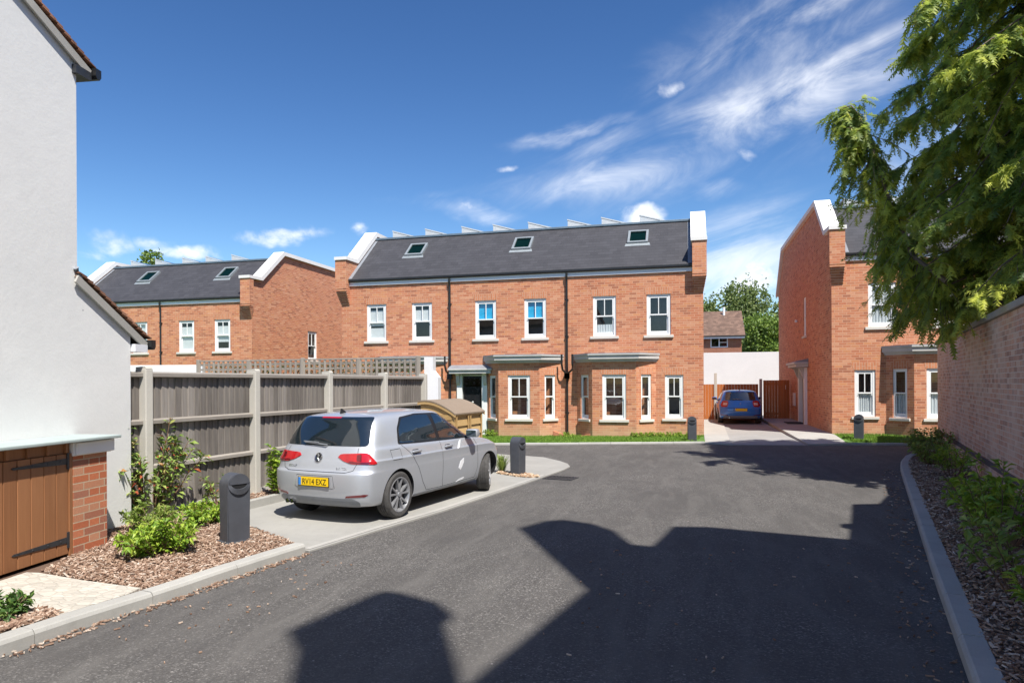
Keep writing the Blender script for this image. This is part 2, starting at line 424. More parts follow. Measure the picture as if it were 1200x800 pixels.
M['limetree'] = mat_leaf('bright_broadleaf', [(0,(.08,.14,.02)),(.5,(.14,.22,.03)),(1,(.23,.31,.06))], tf=.25)
M['bark'] = mat_wood('bark', (.07,.05,.038), (.20,.15,.115))
M['twig'] = mat_simple('twig', (.17,.10,.06), .8, 0, .25, 10)
M['darkhedge'] = mat_leaf('dark_hedge_leaf', [(0,(.03,.05,.02)),(.6,(.05,.07,.025)),(1,(.12,.15,.04))], tf=.15)
# ------------------------------------------------------------------ camera, sky, sun
cam = bpy.data.cameras.new('camera'); camo = bpy.data.objects.new('camera', cam); COL.objects.link(camo)
cam.sensor_fit = 'HORIZONTAL'; cam.sensor_width = 36; cam.lens = 24; cam.shift_y = (VH-400)/1200
cam.clip_end = 3000; cam.clip_start = .05
camo.matrix_world = Matrix.Translation((0,0,CAMH)) @ Matrix.Rotation(TH, 4, 'Z') @ Matrix.Rotation(R(90), 4, 'X') @ Matrix.Rotation(-ROLL, 4, 'Z')
scene.camera = camo
SUN_EL, SUN_AZ = R(57), R(40)         # sun behind and to the right: shadows run to the left and away
sun_dir = Vector((math.sin(SUN_AZ)*math.cos(SUN_EL), -math.cos(SUN_AZ)*math.cos(SUN_EL), math.sin(SUN_EL)))
sl = bpy.data.lights.new('sun', 'SUN'); sl.energy = 4.6; sl.angle = R(.53); sl.color = (1.0, .955, .88)
so = bpy.data.objects.new('sun', sl); COL.objects.link(so)
so.rotation_euler = sun_dir.to_track_quat('Z', 'Y').to_euler(); so.location = (10,-10,30)

w = bpy.data.worlds.new("World"); scene.world = w; w.use_nodes = True
T = NT.__new__(NT); T.t = w.node_tree; T.t.nodes.clear(); T.m = None
sky = T.n('TexSky', sky_type='NISHITA', sun_disc=False, sun_elevation=SUN_EL, sun_rotation=math.pi-SUN_AZ,
          altitude=0, air_density=1.0, dust_density=.4, ozone_density=2.2)
D = T.n('TexCoord').outputs['Generated']
sd = T.n('SeparateXYZ', {0: D})
az = T.math('ARCTAN2', sd.outputs[0], sd.outputs[1]); el = T.math('ARCSINE', sd.outputs[2])
def azel(u, v):
    p = ground(u, v, 0) - Vector((0,0,CAMH))
    if p.y < 0: p = -p
    p.normalize()
    return math.atan2(p.x, p.y), math.asin(p.z)
wv = T.n('CombineXYZ', {0: T.math('ADD', T.math('MULTIPLY', az, .94), T.math('MULTIPLY', el, .34)),
                        1: T.math('SUBTRACT', T.math('MULTIPLY', el, 3.0), T.math('MULTIPLY', az, 1.0))}).outputs[0]
pv_ = T.n('CombineXYZ', {0: az, 1: T.math('MULTIPLY', el, 1.3)}).outputs[0]
wisp = T.noise(T.vmath('ADD', wv, (3.1,.7,0)), 4.2, 8, .62, .9)
puff = T.noise(pv_, 13, 7, .6, .25)
wrp = T.n('TexNoise', {'Vector': T.vmath('ADD', pv_, (5.2,1.1,0)), 'Scale': 9.0, 'Detail': 4.0, 'Roughness': .6}).outputs['Color']
wsep = T.n('SeparateColor', {0: wrp})
azw = T.math('ADD', az, T.math('MULTIPLY', T.math('SUBTRACT', wsep.outputs[0], .5), .10)); elw = T.math('ADD', el, T.math('MULTIPLY', T.math('SUBTRACT', wsep.outputs[1], .5), .05))
def blobs(L, nz, lo, hi, k0, k1):
    tot = None
    for (u, v, hu, hv, tilt, k) in L:
        a0, e0 = azel(u, v); a1 = azel(u+hu, v)[0]-a0; e1 = azel(u, v-hv)[1]-e0
        ct, st = math.cos(R(tilt)), math.sin(R(tilt))
        dx = T.math('SUBTRACT', azw, a0); dy = T.math('SUBTRACT', elw, e0)
        X = T.math('DIVIDE', T.math('ADD', T.math('MULTIPLY', dx, ct), T.math('MULTIPLY', dy, st)), a1*1.35)
        Y = T.math('DIVIDE', T.math('SUBTRACT', T.math('MULTIPLY', dy, ct), T.math('MULTIPLY', dx, st)), e1*1.4)
        r2 = T.math('ADD', T.math('MULTIPLY', X, X), T.math('MULTIPLY', Y, Y))
        g = T.math('MULTIPLY', T.math('EXPONENT', T.math('MULTIPLY', r2, -1.0)), k)
        tot = g if tot is None else T.math('MAXIMUM', tot, g)
    d = T.math('MULTIPLY', tot, T.math('ADD', k0, T.math('MULTIPLY', nz, k1)))
    mr = T.n('MapRange', {0: d, 1: lo, 2: hi, 3: 0.0, 4: 1.0}, interpolation_type='SMOOTHSTEP')
    return mr.outputs[0]
wis = blobs([(955,112,120,34,14,1.05),(880,140,90,34,8,1.0),(1010,75,75,22,26,.8),(740,205,150,24,6,.72),(880,40,150,42,16,.56),
             (960,4,70,20,12,.85),(672,157,56,9,8,.75),(560,250,44,10,-8,.75),(870,268,80,32,8,.62),(868,312,80,34,5,1.15),(700,178,60,16,10,.5),(840,222,34,10,-10,.6),
             (500,230,60,8,8,.35),(1100,180,90,60,10,.6),(930,70,170,70,14,.52),(780,190,220,50,7,.42)], wisp, .13, 1.5, -.85, 3.6)
puf = blobs([(787,106,16,10,20,.66),(744,250,28,11,0,1.2),(222,298,34,8,-4,1.0),(322,276,40,8,6,1.05),(130,287,30,14,0,.7),(427,268,15,9,0,.9),
             (595,195,14,4,10,.7),(180,284,26,9,0,.7),(868,322,60,22,0,1.0),(100,304,26,14,0,.7),(560,247,24,6,-10,.75),(870,185,14,10,0,.66)], puff, .30, 1.25, -.95, 3.9)
dens = T.math('MINIMUM', T.math('MAXIMUM', T.math('MULTIPLY', wis, .70), T.math('MULTIPLY', puf, .86)), .9)
hs = T.n('HueSaturation', {'Hue': .504, 'Saturation': 1.18, 'Value': 1.06, 'Color': sky.outputs[0]})
SKYG0 = T.n('Gamma', {0: T.mix(1.0, hs.outputs[0], (.1,.1,.1), 'MULTIPLY'), 1: 1.32})
SKYGAM = T.n('MixRGB', {0: 1.0, 1: SKYG0.outputs[0], 2: (10.2,9.9,9.2)}, blend_type='MULTIPLY')
mx = T.mix(dens, SKYGAM.outputs[0], (6.7, 6.8, 7.0))
bg = T.n('Background', {'Color': mx, 'Strength': .115})
wo = T.n('OutputWorld'); T.t.links.new(bg.outputs[0], wo.inputs[0])
vs = scene.view_settings; vs.view_transform = 'Standard'; vs.look = 'None'; vs.exposure = .75; vs.gamma = 1; vs.use_curve_mapping = False
scene.cycles.use_denoising = True
scene.cycles.max_bounces = 8; scene.cycles.transparent_max_bounces = 24
scene.cycles.use_adaptive_sampling = True

# ------------------------------------------------------------------ the ground
struct('ground', MB().quad((-900,-900,-.30),(900,-900,-.30),(900,900,-.30),(-900,900,-.30)), M['earth'])
def sheet(name, poly, z, mat, thick=None, res=None):
    """flat sheet over a polygon of (x, y); with thick, a slab down to z - thick"""
    mb = MB()
    zz = [p[2] if len(p) > 2 and z is None else z for p in poly]
    P = [Vector((p[0], p[1], q)) for p, q in zip(poly, zz)]
    tr = tessellate_polygon([[Vector((p[0],p[1],0)) for p in poly]])
    n = len(P); vsl = list(P); fs = [tuple(t) for t in tr]
    if thick:
        vsl += [p - Vector((0,0,thick)) for p in P]
        fs += [(i,(i+1)%n,n+(i+1)%n,n+i) for i in range(n)]
    mb.add(vsl, fs)
    return struct(name, mb, mat)

# the road: one sheet of asphalt, with a slow crown and shallow dips
bm = bmesh.new(); bmesh.ops.create_grid(bm, x_segments=70, y_segments=90, size=.5)
for v in bm.verts:
    x, y = -16+32*(v.co.x+.5), -22+42.2*(v.co.y+.5)
    v.co = Vector((x, y, -.006 + .008*mnoise.noise(Vector((x*.25, y*.25, 1)))))
struct('road', MB().bm(bm), M['asphalt'], smooth=True)

def kerb(name, pts, side, w=.14, h=.10, lab=None, mat='kerb', unit=.915, z0=-.12, batter=.025):
    """kerb stones laid along pts (face line on the road), body on side +1 left / -1 right; narrow joints between stones"""
    mb = MB(); pts = [Vector(p) for p in pts]
    L = [0]
    for a, b in zip(pts, pts[1:]): L.append(L[-1]+(b-a).length)
    def at(s):
        s = max(0, min(L[-1], s))
        for i in range(len(pts)-1):
            if s <= L[i+1]+1e-6:
                f = (s-L[i])/max(1e-6, L[i+1]-L[i]); p = pts[i].lerp(pts[i+1], f)
                break
        e = .25
        return p
    def nrm(s):
        d = (at(min(L[-1], s+.15))-at(max(0, s-.15))); d.z = 0; d.normalize()
        return Vector((-d.y, d.x, 0))*side
    n = max(1, round(L[-1]/unit)); u = L[-1]/n
    for k in range(n):
        s0, s1 = k*u+.003, (k+1)*u-.003
        m = 3
        rows = []
        jz = rnd.uniform(-.003,.003)
        for i in range(m+1):
            s = s0+(s1-s0)*i/m; p = at(s); q = nrm(s)
            zt = h + jz
            prof = [(0,z0),(0,zt-.03),(batter*.5,zt-.008),(batter,zt),(w-.008,zt),(w,zt-.01),(w,z0)]
            rows.append([p+q*a+Vector((0,0,z)) for a, z in prof])
        np_ = 7; vsl = [p for r in rows for p in r]
        fs = [(i*np_+j, i*np_+j+1, (i+1)*np_+j+1, (i+1)*np_+j) for i in range(m) for j in range(np_-1)]
        fs += [tuple(range(np_)), tuple(m*np_+j for j in reversed(range(np_)))]
        mb.add(vsl, fs)
    o = struct(name, mb, M[mat])
    return o
def offset(pts, d):
    out = []
    for i, p in enumerate(pts):
        t = (Vector(pts[min(i+1,len(pts)-1)])-Vector(pts[max(i-1,0)])); t.z = 0; t.normalize()
        out.append(Vector(p)+Vector((-t.y,t.x,0))*d)
    return out
# left kerb
KL = [ground(*p) for p in ((0,769),(100,734),(200,702),(264,679),(320,660),(358,648))]
d0 = (KL[0]-KL[1]).normalized(); KL = [KL[0]+d0*5] + KL
e = (KL[-1]-KL[-2]).normalized(); nrm_ = Vector((-e.y,e.x,0))
kerb('left_kerb', KL, +1)
# right kerb
KR = [ground(*p) for p in ((1135,796),(1095,680),(1072,606),(1058.5,563),(1055,551),(1055.5,545),(1060,539),(1070,534.5),(1085,532),(1105,531))]
d0 = (KR[0]-KR[1]).normalized(); KR = [KR[0]+d0*6] + KR
kerb('right_kerb', KR, -1, w=.15)
# line of the brick wall on the right
def wallpt(y, off=0, z=0): return Vector((1.88+.223*y+off, y-off*.223, z))
# beds
KLi = offset(KL, .135); KRi = offset(KR, -.145)
PADK = [site(-4.49+.357*(d-8.3)+.50, d) for d in (8.25, 10, 12, 14, 15.3)]     # edging beside the fence
bedR = ground(341,633,.085)
sheet('planting_bed_left', [tuple(p)[:2] for p in KLi] + [tuple(bedR)[:2], tuple(ground(296,616,.08))[:2], tuple(PADK[0])[:2], tuple(site(-4.6,8.5))[:2], tuple(site(-9,8.3))[:2], tuple(site(-9,-3))[:2]], .07, M['mulchbase'], .3)
sheet('planting_bed_right', [tuple(p)[:2] for p in KRi] + [tuple(wallpt(20.6,-.0))[:2], tuple(wallpt(-4))[:2]], .085, M['mulchbase'], .3)
# parking bay concrete
PAD = [ground(*p) for p in ((362,646.5),(449,620),(518,599.5),(600,572),(640,558),(661,550.5),(668,547),(665,543.5),(656,540.4),(637,536),(615,534.3),(586,532.5))]
padpoly = [tuple(p)[:2] for p in PAD] + [tuple(site(-1.6,17.6))[:2], tuple(site(-2.2,16))[:2]] + [tuple(p)[:2] for p in reversed(offset(PADK, .10))] + [tuple(ground(300,618))[:2], tuple(bedR)[:2]]
sheet('parking_bay', padpoly, .012, M['pad'], .1)
for nm, seq in (('bay_edging', [(364,645),(449,618.6),(518,598.4),(600,571),(640,557.2)]), ('island_edging', [(583,552.8),(600,556.0),(628,560.6)])):
    pp = [ground(*p) for p in seq]
    a, b = offset(pp, .015), offset(pp, .085)
    mb = MB()
    for i in range(len(pp)-1): mb.quad(*(p+Vector((0,0,.0165)) for p in (a[i],a[i+1],b[i+1],b[i])))
    struct(nm, mb, M['path'])
kerb('fence_edging', [p for p in PADK], -1, w=.10, h=.13, unit=1.4)
sheet('fence_bed', [tuple(p)[:2] for p in PADK] + [tuple(site(-4.49+.357*(d-8.3)-.2, d))[:2] for d in (15.3, 8.25)], .09, M['mulchbase'], .3)
# pale screed in front of the store and its mulch patch
scr = [ground(*p, .1) for p in ((-120,735),(-60,698),(0,679),(31,669),(46,669.5),(99,678.5),(165,687),(150,694),(71,718),(52,713),(0,729),(-60,748))]
sheet('screed_apron', [tuple(p)[:2] for p in scr], .092, M['slabpatch'], .05)
# front lawn, paths and drive at the terrace
def gl(u, v, z=0): return ground(u, v, z)
LK = [gl(540,521.6),gl(583,521.2),gl(680,520.7),gl(760,520.0),gl(826,519.4)]
LK = [LK[0]+(LK[0]-LK[1])*2] + LK
RK = [gl(994,521.3),gl(1062,521.6),gl(1100,521.8)]; RK.append(RK[-1]+(RK[-1]-RK[0])*2)
lawn1 = [tuple(p+Vector((0,.06,0)))[:2]+(.045,) for p in LK] + [(.60,22.4,.02),(-12.0,22.4,-.13),(-13,22.4,-.13),(-13,18.8,0)]
sheet('front_lawn_left', lawn1, None, M['lawn'], .3)
lawn2 = [tuple(p+Vector((0,.06,0)))[:2]+(.05,) for p in RK] + [(20,22.6,.12),(4.1,22.6,.10)]
sheet('front_lawn_right', lawn2, None, M['lawn'], .3)
kerb('lawn_edging_left', LK, +1, w=.06, h=.055)
kerb('lawn_edging_right', RK, +1, w=.06, h=.06)
k0, k1, k2, k3 = gl(826,519.4), gl(857,521.2), gl(945,521.8), gl(994,521.3)
sheet('left_path', [tuple(k0)[:2]+(.03,), tuple(k1)[:2]+(.03,), (1.42,30.6,.10), (.5,30.6,.10), (.5,22,.06)], None, M['path'], .3)
sheet('driveway', [tuple(k1)[:2]+(.012,), tuple(k2)[:2]+(.012,), (2.95,22.2,.05), (3.02,36,.08), (1.42,36,.08), (1.42,30.6,.07)], None, M['drive'], .3)
sheet('right_path', [tuple(k2+Vector((.04,0,0)))[:2]+(.04,), tuple(k3)[:2]+(.04,), (4.25,22.3,.13), (4.25,31,.15), (3.05,31,.15), (2.98,22.2,.13)], None, M['path'], .3)
# the yard behind fence and houses
sheet('back_yard', [(-40,9),(-8.2,9),(-6.0,20),(-6.0,22.4),(-14,22.4),(-14,36),(-40,36)], -.12, M['lawn'])
sheet('rear_court', [(.4,30),(4.3,30),(4.3,46),(-20,46),(-20,34.4),(.4,34.4)], -.05, M['drive'])
# ------------------------------------------------------------------ houses
def holes_wall(mb, x0, x1, z0, z1, holes, y=0.0, depth=.11, M_=None):
    """a wall face in the plane y with rectangular openings and brick reveals going back by depth"""
    xs = sorted({x0, x1, *[h[0] for h in holes], *[h[1] for h in holes]}); zs = sorted({z0, z1, *[h[2] for h in holes], *[h[3] for h in holes]})
    T_ = (lambda p: M_ @ Vector(p)) if M_ else (lambda p: Vector(p))
    for i in range(len(xs)-1):
        for j in range(len(zs)-1):
            cx, cz = (xs[i]+xs[i+1])/2, (zs[j]+zs[j+1])/2
            if any(h[0] < cx < h[1] and h[2] < cz < h[3] for h in holes): continue
            mb.add([T_((xs[i],y,zs[j])),T_((xs[i+1],y,zs[j])),T_((xs[i+1],y,zs[j+1])),T_((xs[i],y,zs[j+1]))], [(0,1,2,3)])
    for (a, b, c, d) in holes:
        for q in (((a,y,c),(a,y+depth,c),(a,y+depth,d),(a,y,d)), ((b,y,c),(b,y,d),(b,y+depth,d),(b,y+depth,c)),
                  ((a,y,d),(a,y+depth,d),(b,y+depth,d),(b,y,d)), ((a,y,c),(b,y,c),(b,y+depth,c),(a,y+depth,c))):
            mb.add([T_(p) for p in q], [(0,1,2,3)])

def sash(root, Mx, w, h, blind=None, bar=True, sill=True, label=None, arch=True, fd=.03, dark=False, slim=False):
    """vertical sliding sash window: opening w x h, origin at the bottom centre of the opening in the wall face, y into the wall"""
    ft = .045 if slim else .075                                                # box frame
    hm = h*.52
    f = MB()
    y0, y1 = fd, fd+.075
    f.bbox(-w/2, -w/2+ft, y0, y1, 0, h, .006); f.bbox(w/2-ft, w/2, y0, y1, 0, h, .006)
    f.bbox(-w/2+ft, w/2-ft, y0, y1, h-ft*.9, h, .006); f.bbox(-w/2+ft, w/2-ft, y0-.012, y1, 0, .045, .006)
    fr = f.xf(Mx).build('window', M['white'], root)
    if label: fr['label'] = label
    s = MB(); st = .032 if slim else .045
    xi0, xi1 = -w/2+ft+.002, w/2-ft-.002
    # lower sash sits deeper, upper sash in front
    for (za, zb, ya, yb, br) in ((.047, hm, y0+.042, y0+.072, .085), (hm-.04, h-ft*.9-.002, y0+.008, y0+.038, .04)):
        s.bbox(xi0, xi0+st, ya, yb, za, zb, .004); s.bbox(xi1-st, xi1, ya, yb, za, zb, .004)
        s.bbox(xi0+st, xi1-st, ya, yb, za, za+br, .004); s.bbox(xi0+st, xi1-st, ya, yb, zb-.042, zb, .004)
    if bar: s.bbox(-.013, .013, y0+.006, y0+.04, hm, h-ft*.9-.04, .004)
    for sx in (xi0+.004, xi1-.03): s.box(sx, sx+.026, y0+.008, y0+.034, hm-.09, hm-.042)   # sash horns
    s.xf(Mx).build('sash', M['white'], fr)
    g = MB(); g.quad((xi0+st,y0+.056,.1),(xi1-st,y0+.056,.1),(xi1-st,y0+.056,hm-.03),(xi0+st,y0+.056,hm-.03))
    g.quad((xi0+st,y0+.024,hm-.01),(xi1-st,y0+.024,hm-.01),(xi1-st,y0+.024,h-ft-.03),(xi0+st,y0+.024,h-ft-.03))
    g.xf(Mx).build('glass', M['pane'], fr)
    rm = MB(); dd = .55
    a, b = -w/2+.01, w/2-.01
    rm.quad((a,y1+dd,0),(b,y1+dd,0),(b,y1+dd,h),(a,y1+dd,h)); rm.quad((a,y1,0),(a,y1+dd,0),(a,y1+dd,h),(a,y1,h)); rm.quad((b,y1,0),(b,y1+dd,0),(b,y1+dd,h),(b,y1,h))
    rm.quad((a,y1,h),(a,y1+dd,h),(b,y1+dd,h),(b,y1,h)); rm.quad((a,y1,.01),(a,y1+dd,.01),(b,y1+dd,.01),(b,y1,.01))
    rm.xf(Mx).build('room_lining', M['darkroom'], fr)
    for bl in (blind or []):
        kind, z0, z1 = bl[:3]
        p = MB(); yb = y1+.004
        if kind == 'curtain':
            for k in range(24):
                xa, xb = xi0+.02+(xi1-xi0-.04)*k/24, xi0+.02+(xi1-xi0-.04)*(k+1)/24
                ya = yb+.014*math.sin(k*1.7); yc = yb+.014*math.sin((k+1)*1.7)
                p.quad((xa,ya,z0*h),(xb,yc,z0*h),(xb,yc,z1*h),(xa,ya,z1*h))
        else: p.box(xi0+.01, xi1-.01, yb, yb+.004, z0*h, z1*h)
        p.xf(Mx).build('curtain' if kind == 'curtain' else 'blind', M[{'white':'blind_white','blue':'blind_blue','curtain':'curtain'}[kind]], fr)
    if sill:
        k = MB(); k.bbox(-w/2-.09, w/2+.09, -.05, fd+.01, -.085, -.003, .008)
        k.xf(Mx).build('sill', M['stone'], fr)
    if arch:
        k = MB(); k.prism([(-w/2-.02,h+.002),(w/2+.02,h+.002),(w/2+.10,h+.225),(-w/2-.10,h+.225)], 'y', -.0035, .004)
        k.xf(Mx).build('brick_arch', M['soldier'], fr)
    return fr

def terrace(name, label, X0, Y0, dz, L, units, mirror=False, zb=-.3, ends=(True,True), side=None, depth=12.2, opts=None, group=None, panels=True):
    opts = opts or {}
    root = thing(name, label, 'terraced houses', (X0, Y0, dz), 0, group)
    def mx(x): return L-x if mirror else x
    def span(a, b): return (L-b, L-a) if mirror else (a, b)
    EZ = 5.34; RD = 2.12; RZ = 7.26
    # ---- front wall with openings
    holes = []; wins = []
    for ui, u0 in enumerate(units):
        for k, (wx0) in enumerate((.98, 2.70)):
            a, b = span(u0+wx0, u0+wx0+.75); holes.append((a, b, 3.20, 4.50)); wins.append((ui, k, (a+b)/2))
    extra = opts.get('ground_windows', [])
    for (a, b, z0, z1) in extra:
        a2, b2 = span(a, b); holes.append((a2, b2, z0, z1))
    door = opts.get('door')
    if door:
        a, b = span(*door); holes.append((a, b, -.12, 1.98))
    mb = MB(); holes_wall(mb, 0, L, zb, EZ+.05, holes)
    # end walls: gable outline through the flat roof
    GP = [(0.0,zb),(0.0,5.2),(0.0,6.08),(.62,6.10),(RD+.08,7.40),(depth-1.9,7.40),(depth,5.6),(depth,zb)]
    sh = opts.get('side_holes', [])
    for e in (0, 1):
        xo, xi = (0.0, .33) if e == 0 else (L, L-.33)
        n = len(GP)
        if sh and e == opts.get('side_end', 0):
            # lower part with openings, upper part as polygon
            zs = 5.2
            tmp = MB(); holes_wall(tmp, 0, depth, zb, zs, sh)
            # local (x,y,z) -> wall plane at xo: run along y, into the wall is away from outside
            sgn = 1 if e == 0 else -1
            mb.add([Vector((xo + sgn*p.y, p.x, p.z)) for p in tmp.v], tmp.f)
            up = [(0.0,zs)]+[p for p in GP[2:6]]+[(depth,5.6),(depth,zs)]
            tr = tessellate_polygon([[Vector((p[0],p[1],0)) for p in up]])
            mb.add([(xo,p[0],p[1]) for p in up], [tuple(t) for t in tr])
        else:
            tr = tessellate_polygon([[Vector((p[0],p[1],0)) for p in GP]])
            mb.add([(xo,p[0],p[1]) for p in GP], [tuple(t) for t in tr])
        # parapet: inner face and front edge above the eaves
        up = [(0.0,5.2)]+GP[2:6]+[(depth,5.6)]
        tr = tessellate_polygon([[Vector((p[0],p[1],0)) for p in up]])
        mb.add([(xi,p[0],p[1]) for p in up], [tuple(t) for t in tr])
        mb.quad((xo,0,5.39),(xi,0,5.39),(xi,0,6.08),(xo,0,6.08))
    mb.quad((0,depth,zb),(L,depth,zb),(L,depth,5.6),(0,depth,5.6))
    wall = mb.build('wall', M['brick'], root)
    for e in (0, 1):
        xo = 0 if e == 0 else L; sg = 1 if e == 0 else -1
        k = MB()
        def bx(a, b, y0, y1, z0, z1): k.box(min(xo+sg*a, xo+sg*b), max(xo+sg*a, xo+sg*b), y0, y1, z0, z1)
        for i in range(7):
            o = .038*(i+1)
            bx(-o*.36, .33, -o, .0-.003, 4.53+.075*i+.004, 4.53+.075*(i+1)-.004)
        bx(-.10, .33, -.275, -.003, 5.06, 6.085)
        bx(-.10, -.003, -.003, .66, 5.06, 6.085) if False else None
        k.build('kneeler', M['brick'], root)
        c = MB()
        xa, xb = sorted((xo-sg*.12, xo+sg*.37))
        cp = [(-.31,6.09),(.60,6.10),(RD+.08,7.405),(depth-1.88,7.405),(depth+.05,5.6),(depth+.05,5.75),(depth-1.80,7.56),(RD+.0,7.56),(.50,6.235),(-.31,6.20)]
        c.prism(cp, 'x', xa, xb)
        c.build('coping', M['coping'], root)
    # ---- roof
    r = MB()
    r.quad((.33,-.13,EZ+.07),(L-.33,-.13,EZ+.07),(L-.33,RD,RZ),(.33,RD,RZ)); r.quad((.33,RD,RZ),(L-.33,RD,RZ),(L-.33,depth-1.9,RZ),(.33,depth-1.9,RZ))
    r.quad((.33,-.13,EZ+.07),(L-.33,-.13,EZ+.07),(L-.33,-.13,EZ+.045),(.33,-.13,EZ+.045))
    roof = r.build('roof', M['slate'], root, recalc=False)
    k = MB(); k.bbox(.33, L-.33, RD-.09, RD+.10, RZ-.03, RZ+.05, .012); k.build('ridge_flashing', M['bluegrey'], root)
    k = MB(); k.box(.335, L-.335, -.05, -.004, EZ-.16, EZ+.035); k.build('fascia', M['fascia'], root)
    k = MB()
    pr = [(-.052,EZ+.05),(-.052,EZ-.01),(-.07,EZ-.03),(-.09,EZ-.035),(-.115,EZ-.02),(-.125,EZ+.0),(-.125,EZ+.05),(-.118,EZ+.05),(-.118,EZ+.0),(-.06,EZ-.01),(-.06,EZ+.05)]
    k.prism(pr, 'x', .335, L-.335); k.build('gutter', M['black'], root)
    for e in (.345, L-.365):      # lead along the verge
        k = MB(); n_ = 12
        th = math.atan2(RZ-EZ-.07, RD+.13)
        k.quad((e-.01 if e < 1 else e-.1,-.12,EZ+.088),(e+.12 if e < 1 else e+.03,-.12,EZ+.088),(e+.12 if e < 1 else e+.03,RD-.1,RZ-.065),(e-.01 if e < 1 else e-.1,RD-.1,RZ-.065))
        k.build('verge_lead', M['leadtop'], root)
    # ---- downpipes
    for px in opts.get('pipes', []):
        x = mx(px); k = MB()
        k.tube([(x,-.11,EZ-.05),(x,-.10,EZ-.16),(x,-.055,EZ-.32),(x,-.055,-.1)], .036, 10)
        for z in (4.4, 3.2, 1.9, .7): k.box(x-.055, x+.055, -.075, -.002, z, z+.04)
        k.build('downpipe', M['black'], root)
    # ---- upper windows
    bl = opts.get('blinds', {})
    for (ui, k, cx) in wins:
        sash(root, Matrix.Translation((cx,0,3.20)), .75, 1.30, bl.get((ui,k)))
    for i, (a, b, z0, z1) in enumerate(extra):
        a2, b2 = span(a, b)
        sash(root, Matrix.Translation(((a2+b2)/2,0,z0)), b2-a2, z1-z0, opts.get('gblind'))
    # ---- bays
    for (bc, pipe_side) in opts.get('bays', []):
        cx = mx(bc); hw, dp, ch = .69, .58, .58
        def prof(o, base): return [(cx-hw-ch-o*.6, base), (cx-hw-o*.55, -dp-o), (cx+hw+o*.55, -dp-o), (cx+hw+ch+o*.6, base)]
        b = MB(); zt = 2.36
        wh, wz = 1.42, .53
        holes_wall(b, -hw, hw, zb, zt, [(-.375,.375,wz,wz+wh)], 0, .11, Matrix.Translation((cx,-dp,0)))
        cl = math.hypot(dp, ch)
        frames = []
        for sg in (-1, 1):
            ang = math.atan2(dp, ch)
            # local x along the chamfer, y into the wall
            if sg > 0: Mc = Matrix.Translation((cx+hw+ch/2, -dp/2, 0)) @ Matrix.Rotation(ang, 4, 'Z')
            else: Mc = Matrix.Translation((cx-hw-ch/2, -dp/2, 0)) @ Matrix.Rotation(-ang, 4, 'Z')
            holes_wall(b, -cl/2, cl/2, zb, zt, [(-.21,.21,wz,wz+wh)], 0, .11, Mc)
            frames.append(Mc)
        bw = b.build('bay_wall', M['brick'], root)
        sash(root, Matrix.Translation((cx,-dp,wz)), .75, wh, opts.get('bblind'))
        for Mc in frames: sash(root, Mc @ Matrix.Translation((0,0,wz)), .42, wh, opts.get('bblind'), bar=False, arch=True, slim=True)
        # moulded cornice, then flat lead roof
        c = MB()
        for (o0, z0, z1) in ((.06,2.355,2.40),(.11,2.402,2.44),(.17,2.442,2.56),(.21,2.562,2.60)):
            P = prof(o0, -.004); c.prism([(p[0],p[1]) for p in P], 'z', z0, z1)
        cn = c.build('bay_cornice', M['canopylead'], root)
        t = MB(); t.prism([(p[0],p[1]) for p in prof(.19,-.004)], 'z', 2.602, 2.625); t.build('bay_roof', M['leadtop'], root)
        if pipe_side:
            ps = pipe_side if not mirror else -pipe_side
            xe = cx+ps*(hw+ch+.10); k = MB()
            px = min((mx(p) for p in opts.get('pipes', [])), key=lambda q: abs(q-xe))
            k.tube([(xe,-.30,2.62),(xe,-.30,2.30),(xe+ps*.02,-.24,2.12),(px,-.10,1.98),(px,-.06,1.86)], .034, 8)
            k.box(px-.08, px+.08, -.16, -.02, 1.84, 2.02)
            k.build('bay_waste_pipe', M['black'], root)
    # ---- front door
    if door:
        a, b = span(*door); cx = (a+b)/2
        k = MB(); k.bbox(a+.03, b-.03, .06, .10, -.10, 1.95, .006)
        d = k.build('door', M['blackdoor'], root)
        p = MB()
        for (x0, x1, z0, z1) in ((a+.12,cx-.03,.05,.75),(cx+.03,b-.12,.05,.75),(a+.12,cx-.03,.85,1.45),(cx+.03,b-.12,.85,1.45)):
            for q in ((x0,x1,z0,z0+.02),(x0,x1,z1-.02,z1),(x0,x0+.02,z0,z1),(x1-.02,x1,z0,z1)): p.box(q[0],q[1],.05,.06,q[2],q[3])
        p.build('door_moulding', M['blackdoor'], d)
        g = MB(); g.box(a+.10, b-.10, .05, .058, 1.58, 1.86); g.build('door_light', M['cartint'], d)
        h_ = MB(); h_.box(cx-.10, cx+.10, .045, .058, .90, .94); h_.lathe([(0,0),(.035,0),(.04,.015),(.03,.04),(0,.045)], 12, Matrix.Translation((cx,.05,1.05)) @ Matrix.Rotation(R(90),4,'X'))
        h_.build('handle', M['alu'], d)
        f = MB()
        for x0, x1 in ((a-.16,a+.03),(b-.03,b+.16)): f.bbox(x0, x1, -.06, .09, -.16, 2.0, .008)
        f.box(a+.03, b-.03, .0, .09, 1.95, 2.02)
        f.build('door_surround', M['white'], root)
        c = MB(); c.bbox(a-.36, b+.36, -.30, -.003, 2.02, 2.13, .012); c.bbox(a-.40, b+.40, -.34, -.003, 2.13, 2.19, .012)
        for x in (a-.1, b+.1):
            c.prism([(-.06,1.62),(-.12,1.72),(-.16,1.95),(-.24,2.02),(-.0605,2.02)], 'x', x-.06, x+.06)
        c.build('door_canopy', M['canopylead'], root)
        c = MB(); c.prism([(-.33,2.192),(-.003,2.192),(-.003,2.32)], 'x', a-.39, b+.39); c.build('canopy_lead', M['leadtop'], root)
